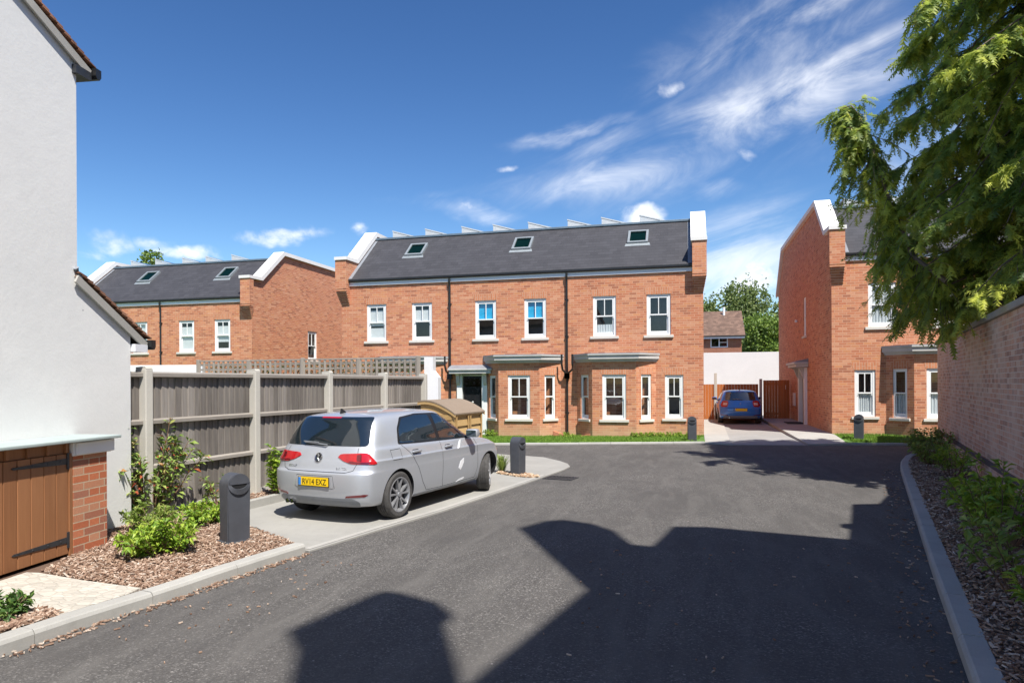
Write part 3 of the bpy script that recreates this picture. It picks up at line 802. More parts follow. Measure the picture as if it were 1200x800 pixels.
    # ---- rooflights and solar panels
    for ui, u0 in enumerate(units):
        a, b = span(u0+2.02, u0+2.70); k = MB(); slope = math.atan2(RZ-EZ-.07, RD+.13)
        def on(x, s, n): return Vector((x, -.13+s*math.cos(slope)-n*math.sin(slope), EZ+.07+s*math.sin(slope)+n*math.cos(slope)))
        s0, s1 = 1.45, 2.28
        def frame(mb, x0, x1, s0, s1, w_, n0, n1):
            for (p, q, r0, r1) in ((x0,x1,s0,s0+w_),(x0,x1,s1-w_,s1),(x0,x0+w_,s0+w_,s1-w_),(x1-w_,x1,s0+w_,s1-w_)):
                vs8 = [on(x, s, n) for n in (n0,n1) for (x, s) in ((p,r0),(q,r0),(q,r1),(p,r1))]
                mb.add(vs8, [(0,3,2,1),(4,5,6,7),(0,1,5,4),(1,2,6,5),(2,3,7,6),(3,0,4,7)])
        frame(k, a, b, s0, s1, .075, .0, .085)
        rl = k.build('rooflight', M['skyframe'], root)
        g = MB(); g.quad(on(a+.07,s0+.07,.05),on(b-.07,s0+.07,.05),on(b-.07,s1-.07,.05),on(a+.07,s1-.07,.05)); g.build('glass', M['skypane'], rl)
        g = MB(); g.quad(on(a+.07,s0+.07,.012),on(b-.07,s0+.07,.012),on(b-.07,s1-.07,.012),on(a+.07,s1-.07,.012)); g.build('lining', M['darkroom'], rl)
        fl = MB(); fl.add([on(a-.08,s0-.13,.006),on(b+.08,s0-.13,.006),on(b+.05,s0,.03),on(a-.05,s0,.03)], [(0,1,2,3)]); fl.build('flashing', M['skyframe'], rl)
    if panels:
        n = int((L-1.6)/1.36)
        for i in range(n):
            x0 = .85+i*1.36+(.12 if i % 3 == 2 else 0)
            if x0 > L-1.7: break
            k = MB(); w_, t_ = 1.0, .045; zz = RZ+.42
            def pt(q, y, o): return Vector((x0+q, y, zz-q*.29+o))
            def slab(q0, q1, y0, y1, lo, hi):
                k.add([pt(q,y,o) for o in (lo,hi) for (q,y) in ((q0,y0),(q1,y0),(q1,y1),(q0,y1))], [(0,3,2,1),(4,5,6,7),(0,1,5,4),(1,2,6,5),(2,3,7,6),(3,0,4,7)])
            slab(0, w_, 2.5, 4.15, -t_, 0)
            k.box(x0+.03, x0+.07, 2.56, 2.60, RZ, zz-.05); k.box(x0+.03, x0+.07, 4.05, 4.09, RZ, zz-.05)
            k.add([(x0+.02,2.51,RZ+.08),(x0+.95,2.51,RZ+.08),(x0+.02,2.51,zz-.06)], [(0,1,2)])
            so_ = k.build('solar_panel', M['alu'], root)
            g = MB(); g.quad(pt(.03,2.53,.004),pt(w_-.03,2.53,.004),pt(w_-.03,4.12,.004),pt(.03,4.12,.004)); g.build('cells', M['pv'], so_)
    return root

UN = [0, 4.03, 8.05]
BA = [(2.65,1),(6.675,1),(9.765,-1)]
main = terrace('terrace_of_houses', 'red brick terrace in the middle of the photo with three bays and blue blinds upstairs',
    -12.0, 22.21, 0, 12.5, UN, opts=dict(pipes=[4.12,8.18], bays=BA, door=(4.52,5.28), ground_windows=[(11.31,11.88,.55,1.93)],
    blinds={(0,0):[('white',.42,.84),('white',.1,.36)], (0,1):[('white',.50,.82)], (1,0):[('blue',.52,.98)], (1,1):[('blue',.52,.98)], (2,0):[('curtain',.03,.30)]}))
BW = M['blind_white']
rh = terrace('terrace_of_houses', 'tall red brick house end behind the brick wall with side door and net curtains', 4.20, 22.21, .10, 12.5, UN, mirror=True,
    opts=dict(pipes=[4.12,8.18], bays=[(6.675,0),(9.765,0)], ground_windows=[(11.31,11.88,.55,1.93)], bblind=[('curtain',.08,.5)], gblind=[('curtain',.08,.5)],
    side_end=0, side_holes=[(4.55,5.15,3.28,4.70),(4.55,5.65,-.02,2.08)],
    blinds={(2,1):[('curtain',.05,.97)], (2,0):[('curtain',.05,.97)], (1,1):[('curtain',.05,.97)]}))
# side window and side door of the right-hand house (left end wall, facing -X)
Ms = Matrix.Translation((0,4.85,3.28)) @ Matrix.Rotation(R(-90),4,'Z')
sash(rh, Ms, .60, 1.42, [('white',.1,.9)])
k = MB(); k.bbox(.07,.11,4.60,5.60,-.02,2.04,.006); sd_ = k.build('door', M['blackdoor'], rh)
k = MB()
for y0, y1 in ((4.34,4.56),(5.64,5.86)): k.bbox(-.10,.05,y0,y1,-.05,2.10,.01)
k.box(-.02,.05,4.56,5.64,2.02,2.10); k.build('door_surround', M['white'], rh)
k = MB(); k.bbox(-.42,-.003,4.10,6.10,2.12,2.22,.012); k.bbox(-.48,-.003,4.04,6.16,2.22,2.30,.012)
for y in (4.45, 5.75): k.prism([(-.105,1.7),(-.16,1.8),(-.25,2.05),(-.38,2.12),(-.105,2.12)], 'y', y-.07, y+.07)
k.build('door_canopy', M['canopylead'], rh)
k = MB(); k.prism([(-.46,2.302),(-.003,2.302),(-.003,2.42)], 'y', 4.08, 6.12); k.build('canopy_lead', M['leadtop'], rh)
k = MB(); k.bbox(-.05,-.003,7.05,7.55,.62,1.14,.012); k.build('meter_box', M['white'], rh)
k = MB(); k.bbox(-.09,-.003,6.5,6.62,3.92,4.02,.015); k.build('vent_cowl', M['white'], rh)

LBX, LBY = -26.06, 24.0
lb = terrace('terrace_of_houses', 'red brick terrace behind the wooden fence with blank gable end and two rooflights', LBX, LBY, -.15, 9.1, [.62,4.65],
    opts=dict(pipes=[.72,4.78], bays=[], side_end=1, side_holes=[(4.2,5.0,2.95,4.3)],
    blinds={(1,0):[('white',.1,.8)], (1,1):[('white',.3,.8)], (0,1):[('white',.3,.9)]}))
Ms = Matrix.Translation((9.1,4.6,2.95)) @ Matrix.Rotation(R(90),4,'Z')
sash(lb, Ms, .80, 1.35)
k = MB(); k.bbox(9.103,9.2,9.3,9.42,4.0,4.1,.015); k.build('vent_cowl', M['white'], lb)
k = MB(); k.tube([(8.9,8.6,7.4),(8.9,8.6,8.75)], .018, 6); k.tube([(8.65,8.4,8.5),(9.15,8.8,8.5)], .012, 5)
for s in (-.18,0,.18): k.tube([(8.9+s+.1,8.6+s*.8-.12,8.5),(8.9+s-.1,8.6+s*.8+.12,8.5)], .008, 4)
k.build('aerial', M['alu'], lb)
# ------------------------------------------------------------------ wooden fence with concrete posts on the left
def FL(d, z=0, off=0): return site(-4.49+.357*(d-8.3)+off*.942, d-off*.336, z)
fdir = (FL(12)-FL(10)).normalized(); fnr = Vector((fdir.y, -fdir.x, 0))     # towards the road
frz = math.atan2(fdir.y, fdir.x)
fence = thing('fence', 'weathered grey closeboard fence with pale concrete posts behind the silver car', 'fence', FL(10.1))
FM = Matrix.Translation(FL(10.1)) ; FR = Matrix.Rotation(frz, 4, 'Z')
posts = [8.3, 10.1, 11.84, 13.61, 15.25]
def floc(d): return (FL(d)-FL(10.1)).dot(fdir)
for d in posts:
    q = floc(d); k = MB(); k.bbox(q-.055, q+.055, -.11, .06, -.2, 1.895, .012)
    k.prism([(-.11,1.895),(.06,1.895),(.05,1.915),(-.09,1.925)], 'x', q-.05, q+.05)
    k.xf(FR).build('post', M['post'], fence)
segs = [(floc(8.3)-1.2, floc(8.3)-.06)] + [(floc(a)+.06, floc(b)-.06) for a, b in zip(posts, posts[1:])]
for (a, b) in segs:
    k = MB(); x = a; i = 0
    while x < b-.02:
        w_ = min(.105+rnd.uniform(-.006,.006), b-x); t0, t1 = .008, .02
        zt = 1.80+rnd.uniform(-.004,.004); ja = rnd.uniform(-.003,.003)
        # feather-edge board: thick on one edge, thin on the other, overlapping its neighbour
        k.add([(x,.0-t1+ja,.16),(x+w_+.012,-t0*.2+ja,.16),(x+w_+.012,.012+ja,.16),(x,.012+ja,.16),(x,.0-t1+ja,zt),(x+w_+.012,-t0*.2+ja,zt),(x+w_+.012,.012+ja,zt),(x,.012+ja,zt)],
              [(0,3,2,1),(4,5,6,7),(0,1,5,4),(1,2,6,5),(2,3,7,6),(3,0,4,7)])
        x += w_
    bd = k.xf(FR).build('panel', M['fence'], fence)
    k = MB()
    for (z0, z1, dp) in ((1.79,1.862,.075),(1.215,1.285,.07),(.66,.73,.07)):
        k.prism([(-.021,z0),(-dp,z0+.01),(-dp,z1-.02),(-.021,z1)], 'x', a, b)
    k.box(a, b, -.03, .03, 1.802, 1.83)
    k.xf(FR).build('rail', M['rail'], bd)
    k = MB(); k.box(a, b, -.03, .02, -.2, .158); k.xf(FR).build('gravel_board', M['post'], bd)

# trellis topped fence behind it
A, B = site(-.459*20, 20), site(-.137*18, 18)
tr = thing('trellis_fence', 'timber trellis panels showing above the wooden fence in front of the terrace', 'trellis', A)
td = (B-A); tl = td.length; TR = Matrix.Rotation(math.atan2(td.y, td.x), 4, 'Z')
npan = 4; pl = tl/npan
for i in range(npan+1):
    k = MB(); k.bbox(i*pl-.045, i*pl+.045, -.045, .045, -.3, 2.40+(.0 if i%2 else .03), .008); k.xf(TR).build('post', M['trellis'], tr)
for i in range(npan):
    a, b = i*pl+.05, (i+1)*pl-.05; k = MB()
    k.box(a, b, -.03, .03, 2.36, 2.40); k.box(a, b, -.03, .03, 1.60, 1.64)
    n = round((b-a)/.165)
    for j in range(n+1):
        x = a+(b-a)*j/n; k.box(x-.03, x+.03, -.022, -.001, 1.64, 2.36)
    for z in (1.79, 1.96, 2.13, 2.27): k.box(a, b, .001, .02, z-.03, z+.03)
    k.xf(TR).build('lattice', M['trellis'], tr)
    k = MB(); k.box(a, b, -.012, .012, -.1, 1.598); k.xf(TR).build('panel', M['fence'], tr)

def planar(name, label, cat, A, B, z0, z1, th, mat, part=None):
    """a straight wall between two points"""
    d = (B-A); d.z = 0; k = MB(); k.bbox(0, d.length, -th/2, th/2, z0, z1, .01)
    o = k.build(name, mat); o.location = (A.x, A.y, 0); o.rotation_euler = (0,0,math.atan2(d.y,d.x))
    return tag(o, label, cat)
planar('garden_wall', 'low white rendered garden wall behind the fence, left of the trellis', 'wall', site(-.60*23,23), site(-.452*23,23), -.3, 2.36, .2, M['whiterender'])
# white wall end with a shouldered top beside the black front door
A = site(-.1275*18.2, 18.2)
k = MB(); k.prism([(-.02,-.3),(.36,-.3),(.36,1.86),(.22,2.04),(.22,2.40),(-.02,2.40)], 'y', 0, .3)
o = k.build('garden_wall', M['whiterender']); o.location = A; o.rotation_euler = (0,0,R(6))
tag(o, 'white wall end with shouldered top standing between trellis and black front door', 'wall')

# ------------------------------------------------------------------ timber store with bowed roof
C = site(-1.18, 13.8); fd_ = (site(-.63,15.2)-C).normalized()
ts = thing('timber_store', 'slatted new timber bin store with bowed roof behind the silver car', 'bin store', C)
SM = Matrix.Rotation(math.atan2(fd_.y, fd_.x), 4, 'Z')      # x along the front, y away to the left
L_, D_ = 1.40, .76
k = MB()
for (x, y) in ((.03,.03),(L_-.03,.03),(.03,D_-.03),(L_-.03,D_-.03),(L_/2,.03)): k.box(x-.035, x+.035, y-.035, y+.035, .012, 1.08)
k.box(0, L_, -.012, .02, 1.02, 1.09); k.box(0, L_, -.012, .02, .05, .12)
k.xf(SM).build('frame', M['larch'], ts)
for (x0, x1) in ((.07, L_/2-.04), (L_/2+.04, L_-.07)):
    k = MB()
    for i in range(9):
        z = .12+i*.1; tilt = .016 if i % 2 else -.002
        k.add([(x0,.0-tilt,z),(x1,.0-tilt,z),(x1,.018-tilt,z+.112),(x0,.018-tilt,z+.112),(x0,.012-tilt,z),(x1,.012-tilt,z),(x1,.03-tilt,z+.112),(x0,.03-tilt,z+.112)],
              [(0,1,2,3),(4,7,6,5),(0,4,5,1),(1,5,6,2),(2,6,7,3),(3,7,4,0)])
    for x in (x0+.015, x1-.015): k.box(x-.02, x+.02, -.032, -.018, .12, 1.02)
    k.xf(SM).build('door', M['larch'], ts)
k = MB()
for i in range(10):
    z = .06+i*.1; o_ = .012 if i % 2 else 0
    k.box(-.012-o_, .006-o_, .04, D_-.04, z, z+.104)
k.xf(SM).build('side_panel', M['larch'], ts)
arc = [(-.05,1.09)] + [(-.05+(D_+.10)*t, 1.10+.26*math.sin(t*math.pi*.62)) for t in [i/10 for i in range(1,11)]]
k = MB(); pr = [(p[0],p[1]) for p in arc]+[(p[0],p[1]-.028) for p in reversed(arc)]
k.prism(pr, 'x', -.05, L_+.05); k.xf(SM).build('roof', M['larchroof'], ts)
k = MB(); pr = [(p[0],p[1]-.032) for p in arc]+[(p[0],p[1]-.085) for p in reversed(arc)]
k.prism(pr, 'x', -.045, -.015); k.prism(pr, 'x', L_+.015, L_+.045); k.xf(SM).build('roof_edge', M['larch'], ts)
k = MB(); k.prism([(p[0]*.9+.03, p[1]-.05) for p in arc if True]+[(D_-.03,1.0),(.02,1.0)], 'x', -.008, .012); k.xf(SM).build('gable_panel', M['larch'], ts)

# ------------------------------------------------------------------ rendered house on the left, and its store
gq = Vector(site(-.125/1.00778,-1/1.00778)).normalized(); GC = site(-4.47, 8.0)
GM = Matrix.Rotation(math.atan2(gq.y, gq.x), 4, 'Z')
gh = thing('rendered_house', 'pale grey rendered house gable with old tiled roof filling the left edge', 'house', GC)
prof = [(0,-.3),(0,2.34),(.82,2.81),(.82,5.14),(4.6,6.80),(8.6,5.05),(8.6,-.3)]
k = MB(); k.prism(prof, 'x', 0, 1); k.v = [Vector((p.y, -7*(1-p.x), p.z)) for p in k.v]
k.xf(GM).build('wall', M['render'], gh)
def roofslope(q0, z0, q1, z1, n0, n1, th, up):
    k = MB(); d = Vector((q1-q0, 0, z1-z0)); d.normalize(); nn = Vector((-d.z,0,d.x)); nn = nn if nn.z > 0 else -nn
    a = Vector((q0,0,z0))+nn*up; b = Vector((q1,0,z1))+nn*up
    P = [a, b, b+nn*th, a+nn*th]
    k.add([Vector((p.x,n,p.z)) for n in (n0,n1) for p in P], [(0,3,2,1),(4,5,6,7),(0,1,5,4),(1,2,6,5),(2,3,7,6),(3,0,4,7)])
    return k
def tiles(q0, z0, q1, z1, n0, n1):
    """courses of plain tiles, each lapping the one below"""
    k = MB(); d = Vector((q1-q0,0,z1-z0)); L = d.length; d.normalize(); nn = Vector((-d.z,0,d.x)); nn = nn if nn.z > 0 else -nn
    s = 0
    while s < L-.02:
        for n in [n1-.165*i for i in range(int((n1-n0)/.165))]:
            e = rnd.uniform(-.006,.006); s1 = min(L, s+.17)
            a = Vector((q0,0,z0))+d*(s+e)+nn*(.035+rnd.uniform(0,.004)); b = Vector((q0,0,z0))+d*(s1)+nn*.012
            P = [a,b,b+nn*.013,a+nn*.013]
            k.add([Vector((p.x,m,p.z)) for m in (n-.163,n) for p in P], [(0,3,2,1),(4,5,6,7),(0,1,5,4),(1,2,6,5),(2,3,7,6),(3,0,4,7)])
        s += .10
    return k
sl1 = (2.81-2.34)/.82; sl2 = (6.80-5.14)/(4.6-.82)
for nm, (q0,z0,q1,z1) in (('lean_to_roof',(-.26, 2.34-.26*sl1, .86, 2.833)), ('roof',(.64, 5.14-.18*sl2, 4.6, 6.80))):
    b = roofslope(q0,z0,q1,z1,-7,.02,.035,.0).xf(GM).build(nm, M['bark'], gh)
    t = tiles(q0-.03,z0,min(q1, q0+2.4),z0+(min(q1,q0+2.4)-q0)*(z1-z0)/(q1-q0),-1.6,.055); t.v = [p+Vector((0,0,.034)) for p in t.v]
    t.xf(GM).build('tiles', M['redtile'], b)
    g = roofslope(q0+.02,z0,q1,z1,.021,.045,.085,-.065).xf(GM).build('bargeboard', M['barge'], b)
    if nm == 'roof': roofslope(q0+2.35,z0+2.35*sl2,q1,z1,-7,.05,.06,.051).xf(GM).build('upper_tiles', M['redtile'], b)
    g = MB(); pr = [(-.05,.05),(-.05,-.03),(-.02,-.065),(.02,-.065),(.05,-.03),(.05,.05)]
    g.prism([(p[0]*.8+q0-.035, p[1]+z0-.0) for p in pr], 'y', -7, .09); g.xf(GM).build('gutter', M['black'], gh)
    g = MB(); g.box(q0+.02, q0+.24, -6.9, .05, z0-.10, z0-.01); g.xf(GM).build('soffit', M['fascia'] if nm != 'roof' else M['ironblack'], gh)
roofslope(8.7,5.0,4.6,6.80,-7,.05,.10,.0).xf(GM).build('roof', M['redtile'], gh)
k = MB(); k.tube([(.80,.012,2.74),(.80,.012,2.86),(.86,.02,2.93)], .03, 6); k.xf(GM).build('lead_flashing', M['leadtop'], gh)

st = thing('brick_store', 'low brick store with brown boarded door and flat grey roof against the rendered house', 'store', site(-5.02+.125*6.98, 6.98))
SO = site(-5.02+.125*6.98, 6.98)
SG = GM.copy()                         # local q towards the camera, n outward; origin at pillar's right front corner
def sg(k): return k.xf(SG)
k = MB(); k.box(0, .45, -.44, 0, -.1, 1.02); sg(k).build('brick_pillar', M['pillarbrick'], st)
k = MB(); k.bbox(-.05, .462, -.43, .018, 1.022, 1.155, .008); k.bbox(-.07, .44, .0185, .036, 1.03, 1.15, .006); sg(k).build('fascia', M['white'], st)
k = MB(); k.bbox(-.11, 4.2, -.445, .085, 1.158, 1.190, .008); sg(k).build('roof', M['greenroof'], st)
k = MB(); k.box(.464, 4.1, -.06, -.03, 1.055, 1.155); k.box(.452, .49, -.05, -.004, .08, 1.054)
for i in range(16): k.box(.50+i*.22, .53+i*.22, -.029, -.008, 1.06, 1.15)
k.box(2.08,2.13,-.05,-.004,.08,1.054); sg(k).build('door_frame', M['gate'], st)
for (q0, q1, lab) in ((.494, 2.075, None), (2.135, 3.7, None)):
    k = MB(); n = 11; w_ = (q1-q0)/n
    for i in range(n):
        a, b = q0+i*w_, q0+(i+1)*w_
        k.prism([(a+.002,-.030),(a+.007,-.016),(b-.007,-.016),(b-.002,-.030)], 'z', .105, 1.05)
    k.box(q0, q1, -.06, -.0305, .105, 1.05)
    dr = sg(k).build('door', M['gate'], st)
    if q0 < 1:
        for z in (.98, .235):
            h = MB(); h.prism([(q0+.02,z-.028),(q0+.05,z-.028),(q0+.62,z-.010),(q0+.64,z),(q0+.62,z+.010),(q0+.05,z+.028),(q0+.02,z+.028)], 'y', -.0155, -.010)
            h.box(q0-.022, q0+.022, -.0155, -.006, z-.075, z+.075)
            for s in (q0+.1, q0+.25, q0+.42): h.lathe([(0,.006),(.006,.004),(.009,0)], 8, Matrix.Translation((s,-.010,z)) @ Matrix.Rotation(R(-90),4,'X'))
            sg(h).build('strap_hinge', M['ironblack'], dr)
        h = MB(); h.tube([(q1-.06,-.014,.50),(q1-.06,.02,.52),(q1-.06,.02,.62),(q1-.06,-.014,.64)], .011, 6); h.box(q1-.085,q1-.035,-.0155,-.011,.46,.68); sg(h).build('handle', M['ironblack'], dr)
k = MB(); k.box(.45, 4.1, -.44, -.40, -.1, 1.15); k.box(4.1,4.2,-.44,0,-.1,1.15); sg(k).build('back_panel', M['bark'], st)

# ------------------------------------------------------------------ brick boundary wall on the right
WO = wallpt(20.2); wd = (wallpt(0)-wallpt(10)).normalized()       # from the far end towards the camera
WM = Matrix.Rotation(math.atan2(wd.y, wd.x), 4, 'Z')              # local x towards the camera; +y is away from the road?
bw_ = thing('boundary_wall', 'long weathered pinkish brick boundary wall with stone coping running along the right side', 'wall', WO)
side_ = 1 if (WM @ Vector((0,1,0))).x < 0 else -1                 # sign of local y that faces the road
LW = 25.5
k = MB(); ya, yb = sorted((0, -side_*.23)); k.box(0, LW, ya, yb, -.15, 2.63)
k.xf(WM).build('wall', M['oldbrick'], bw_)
k = MB(); ya, yb = sorted((side_*.001, side_*.045)); k.box(-.045, LW, ya, yb, -.15, .36)
k.box(-.045, -.002, min(-side_*.2, side_*.0005), max(-side_*.2, side_*.0005), -.15, .36)
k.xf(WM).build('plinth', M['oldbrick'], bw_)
k = MB(); k.prism([(side_*.0015,.362),(side_*.048,.362),(side_*.03,.40),(side_*.0015,.43)], 'x', -.045, LW); k.xf(WM).build('plinth_course', M['pierstone'], bw_)
k = MB(); x = -.06
while x < LW:
    l_ = min(.90, LW-x); ya, yb = sorted((side_*.055, -side_*.285)); jz = rnd.uniform(-.003,.003)
    k.bbox(x+.003, x+l_-.003, ya, yb, 2.632, 2.735+jz, .014); x += l_
k.xf(WM).build('coping', M['wallcoping'], bw_)
for yy in (20.0, 16.55, 13.2, 10.25, 7.2, 4.2):
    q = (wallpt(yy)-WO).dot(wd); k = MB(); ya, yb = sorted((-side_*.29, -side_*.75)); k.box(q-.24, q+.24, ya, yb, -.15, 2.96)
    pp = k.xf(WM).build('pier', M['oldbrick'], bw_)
    k = MB(); ya, yb = sorted((-side_*.20, -side_*.82)); k.bbox(q-.31, q+.31, ya, yb, 2.962, 3.05, .02)
    k.prism([(q-.30,3.051),(q+.30,3.051),(q+.08,3.11),(q-.08,3.11)], 'y', ya+.05, yb-.05)
    k.xf(WM).build('cap', M['pierstone'] if yy > 11 else M['leadtop'], pp)

# ------------------------------------------------------------------ stained fence and gate between the houses
gf = thing('gate_fence', 'orange brown stained timber fence and gate closing the drive behind the blue car', 'fence', (.5,30.7,.1))
def boards(x0, x1, z0, z1, name, mat, par):
    k = MB(); n = max(2, round((x1-x0)/.12)); w_ = (x1-x0)/n
    for i in range(n):
        a = x0+i*w_; k.box(a+.002, a+w_-.002, -.012+rnd.uniform(0,.004), .012, z0, z1)
    return k.build(name, mat, par)
boards(.02, .62, -.1, 1.50, 'panel', M['gatefence'], gf); boards(.74, 2.42, -.1, 1.50, 'panel', M['gatefence'], gf)
gt = boards(2.62, 3.66, -.02, 1.66, 'gate', M['gatefence'], gf)
k = MB()
for z in (.2, 1.45): k.box(2.64, 3.64, .013, .05, z, z+.09)
k.build('gate_ledge', M['gatefence'], gt)
k = MB(); k.tube([(3.50,-.015,1.28),(3.50,-.06,1.30),(3.50,-.06,1.42),(3.50,-.015,1.44)], .012, 6); k.build('gate_handle', M['alu'], gt)
for (x, zt, mt) in ((.68,1.98,'post'),(2.52,1.72,'post')):
    k = MB(); k.bbox(x-.055, x+.055, -.055, .055, -.3, zt, .01); k.build('post', M[mt], gf)
planar('rear_wall', 'tall white rendered wall beyond the drive between the two brick houses', 'wall', Vector((-6,38.5,0)), Vector((7.4,38.5,0)), -.3, 3.27, .25, M['whiterender'])

# ------------------------------------------------------------------ house with a brown roof far behind
bh = thing('far_house', 'small brick house with brown tiled roof beyond the white wall', 'house', (-2, 55, 0))
k = MB(); holes_wall(k, -10, 6.05, -.3, 5.35, [(3.75,5.05,4.35,5.15),(.05,1.35,4.35,5.15)], 0, .08); k.quad((6.05,0,-.3),(6.05,7,-.3),(6.05,7,5.35),(6.05,0,5.35)); k.add([(6.05,0,5.35),(6.05,7,5.35),(6.05,3.5,7.3)], [(0,1,2)])
k.build('wall', M['farbrick'], bh)
k = MB(); k.quad((-10,-.35,5.22),(6.3,-.35,5.22),(6.3,3.5,7.48),(-10,3.5,7.48)); k.quad((-10,7.35,5.22),(-10,3.5,7.48),(6.3,3.5,7.48),(6.3,7.35,5.22))
rf_ = k.build('roof', M['browntile'], bh)
k = MB(); k.tube([(4.9,2.9,7.0),(4.9,2.9,7.75)], .09, 8); k.build('flue_pipe', M['white'], rf_)
k = MB(); k.box(-10,6.25,-.34,-.30,5.02,5.20); k.build('fascia', M['fascia'], bh)
k = MB(); k.box(-10,6.3,-.42,-.345,5.16,5.25); k.build('gutter', M['black'], bh)
for x0 in (3.75, .05):
    k = MB(); x1 = x0+1.3
    for q in ((x0,x1,4.35,4.43),(x0,x1,5.07,5.15),(x0,x0+.08,4.43,5.07),(x1-.08,x1,4.43,5.07),(x0+.61,x0+.69,4.43,5.07)): k.box(q[0],q[1],.02,.08,q[2],q[3])
    k.box(x0+.69,x1-.08,.03,.07,4.72,4.77); wn_ = k.build('window', M['white'], bh)
    k = MB(); k.quad((x0,.06,4.35),(x1,.06,4.35),(x1,.06,5.15),(x0,.06,5.15)); k.build('glass', M['cartint'], wn_)
    k = MB(); k.quad((x0,.3,4.35),(x1,.3,4.35),(x1,.3,5.15),(x0,.3,5.15)); k.build('room_lining', M['darkroom'], wn_)

# ------------------------------------------------------------------ bollard lights
def bollard(loc, rz, label, h=.72, w=.24, dp=.19):
    root = thing('bollard_light', label, 'bollard', loc, rz, 'charcoal bollard lights')
    r = w/2; zc = h-r
    # outline: straight sides, round head; the face carries an eyelid slot
    out = [(-r,-.08),(r,-.08)] + [(r*math.cos(a), zc+r*math.sin(a)) for a in [math.pi*i/20 for i in range(21)]]
    bm = bmesh.new()
    va = [bm.verts.new((x,-dp/2,z)) for x, z in out]; vb = [bm.verts.new((x,dp/2,z)) for x, z in out]
    n = len(out); fa = bm.faces.new(va); fb = bm.faces.new(list(reversed(vb)))
    for i in range(n): bm.faces.new((va[(i+1)%n], va[i], vb[i], vb[(i+1)%n]))
    bmesh.ops.bevel(bm, geom=[e for e in bm.edges if len(e.link_faces)==2 and (fa in e.link_faces or fb in e.link_faces)], offset=.014, segments=3, affect='EDGES')
    k = MB(); k.bm(bm)
    k.build('body', M['greymetal'], root, smooth=30)
    # recessed slot: dark half-moon with a raised lower lip
    y = -dp/2-.002; ang = [math.pi+math.pi*i/14 for i in range(15)]
    zs = zc+.012
    s = MB(); pts = [(r*.80*math.cos(a), zs+r*.62*math.sin(a)) for a in ang]
    s.prism([(-r*.80,zs),*pts,(r*.80,zs)], 'y', y, y+.02); s.build('light_slot', M['slot'], root)
    l = MB()
    for i in range(14):
        a0, a1 = ang[i], ang[i+1]
        o0, o1 = .98, .70
        P = [(r*o0*math.cos(a0), y-.018*abs(math.sin(a0)), zs+r*(o0-.10)*math.sin(a0)), (r*o0*math.cos(a1), y-.018*abs(math.sin(a1)), zs+r*(o0-.10)*math.sin(a1)),
             (r*o1*math.cos(a1), y-.03*abs(math.sin(a1)), zs+r*.40*math.sin(a1)), (r*o1*math.cos(a0), y-.03*abs(math.sin(a0)), zs+r*.40*math.sin(a0))]
        l.add(P, [(0,1,2,3)])
        Q = [(p[0], y+.004, p[2]) for p in (P[3],P[2])]
        l.add([P[3],P[2],Q[1],Q[0]], [(0,1,2,3)])
        Q = [(p[0], y+.004, p[2]) for p in (P[0],P[1])]
        l.add([P[0],P[1],Q[1],Q[0]], [(3,2,1,0)])
    l.build('lip', M['greymetal'], root, smooth=40)
    hd = MB(); hd.prism([(-r*.84,zs+.001),(r*.84,zs+.001)]+[(r*.90*math.cos(a), zc+.012+r*.88*math.sin(a)) for a in [math.pi*i/12 for i in range(1,12)]], 'y', y-.008, y+.01)
    hd.build('hood', M['greymetal'], root)
    b = MB(); b.bbox(-r-.02, r+.02, -dp/2-.02, dp/2+.02, -.06, .012, .004); b.build('base_plate', M['greymetal'], root)
    return root
def toward(p, extra=0): return math.atan2(p.y, p.x)-math.pi/2+extra     # faces the survey station
p = ground(275.5,633,.085); bollard(p, toward(p, R(26)), 'charcoal bollard light standing in bark mulch, nearest to the brick store', .70)
p = ground(607,556.3,.012); bollard(p, toward(p, R(58)), 'charcoal bollard light on the concrete island ahead of the silver car', .70)
p = ground(811,516.6,.03); bollard(p, toward(p, R(6)), 'charcoal bollard light on the lawn by the blue car path', .70)
p = ground(1006.5,515.5,.06); bollard(p, toward(p, R(-6)), 'charcoal bollard light on the lawn in front of the right-hand house', .72)

# iron gully grate in the road beyond the island
g0 = ground(657,559.8,.0); k = MB(); k.box(-.27,.27,-.20,-.17,-.02,.006); k.box(-.27,.27,.17,.20,-.02,.006); k.box(-.27,-.24,-.17,.17,-.02,.006); k.box(.24,.27,-.17,.17,-.02,.006)
for i in range(8): x = -.215+i*.061; k.box(x-.012, x+.012, -.17, .17, -.02, .004)
k.box(-.24,.24,-.17,.17,-.022,-.018)
o = k.build('drain_grate', M['ironblack']); o.location = g0; o.rotation_euler = (0,0,R(-12)); tag(o, 'black iron drain grate in the asphalt beside the concrete island', 'drain')
# terracotta gully boxes at the foot of the wall between the bays
for (u, lab, rz) in ((649,'sloped terracotta box at the wall foot left of the downpipe',0), (682,'sloped terracotta box at the wall foot against the right bay',0)):
    p = ground(u, 513.6, -.02); k = MB(); k.prism([(-.22,0),(.22,0),(.22,.07),(-.22,.22)] if u < 660 else [(-.28,0),(.28,0),(.28,.18),(-.28,.05)], 'y', -.14, .14)
    o = k.build('gully_box', M['terracotta']); o.location = (p.x, 21.85, -.08); tag(o, lab, 'gully box')
k = MB(); k.bbox(-.5,.5,-.30,.30,0,.02,.005); o = k.build('doormat', M['mat']); o.location = (3.78, 27.3, .25); tag(o, 'black doormat outside the side door of the right-hand house', 'doormat'); o.rotation_euler=(0,0,R(90))
o.location = (3.86, 27.31, .153)
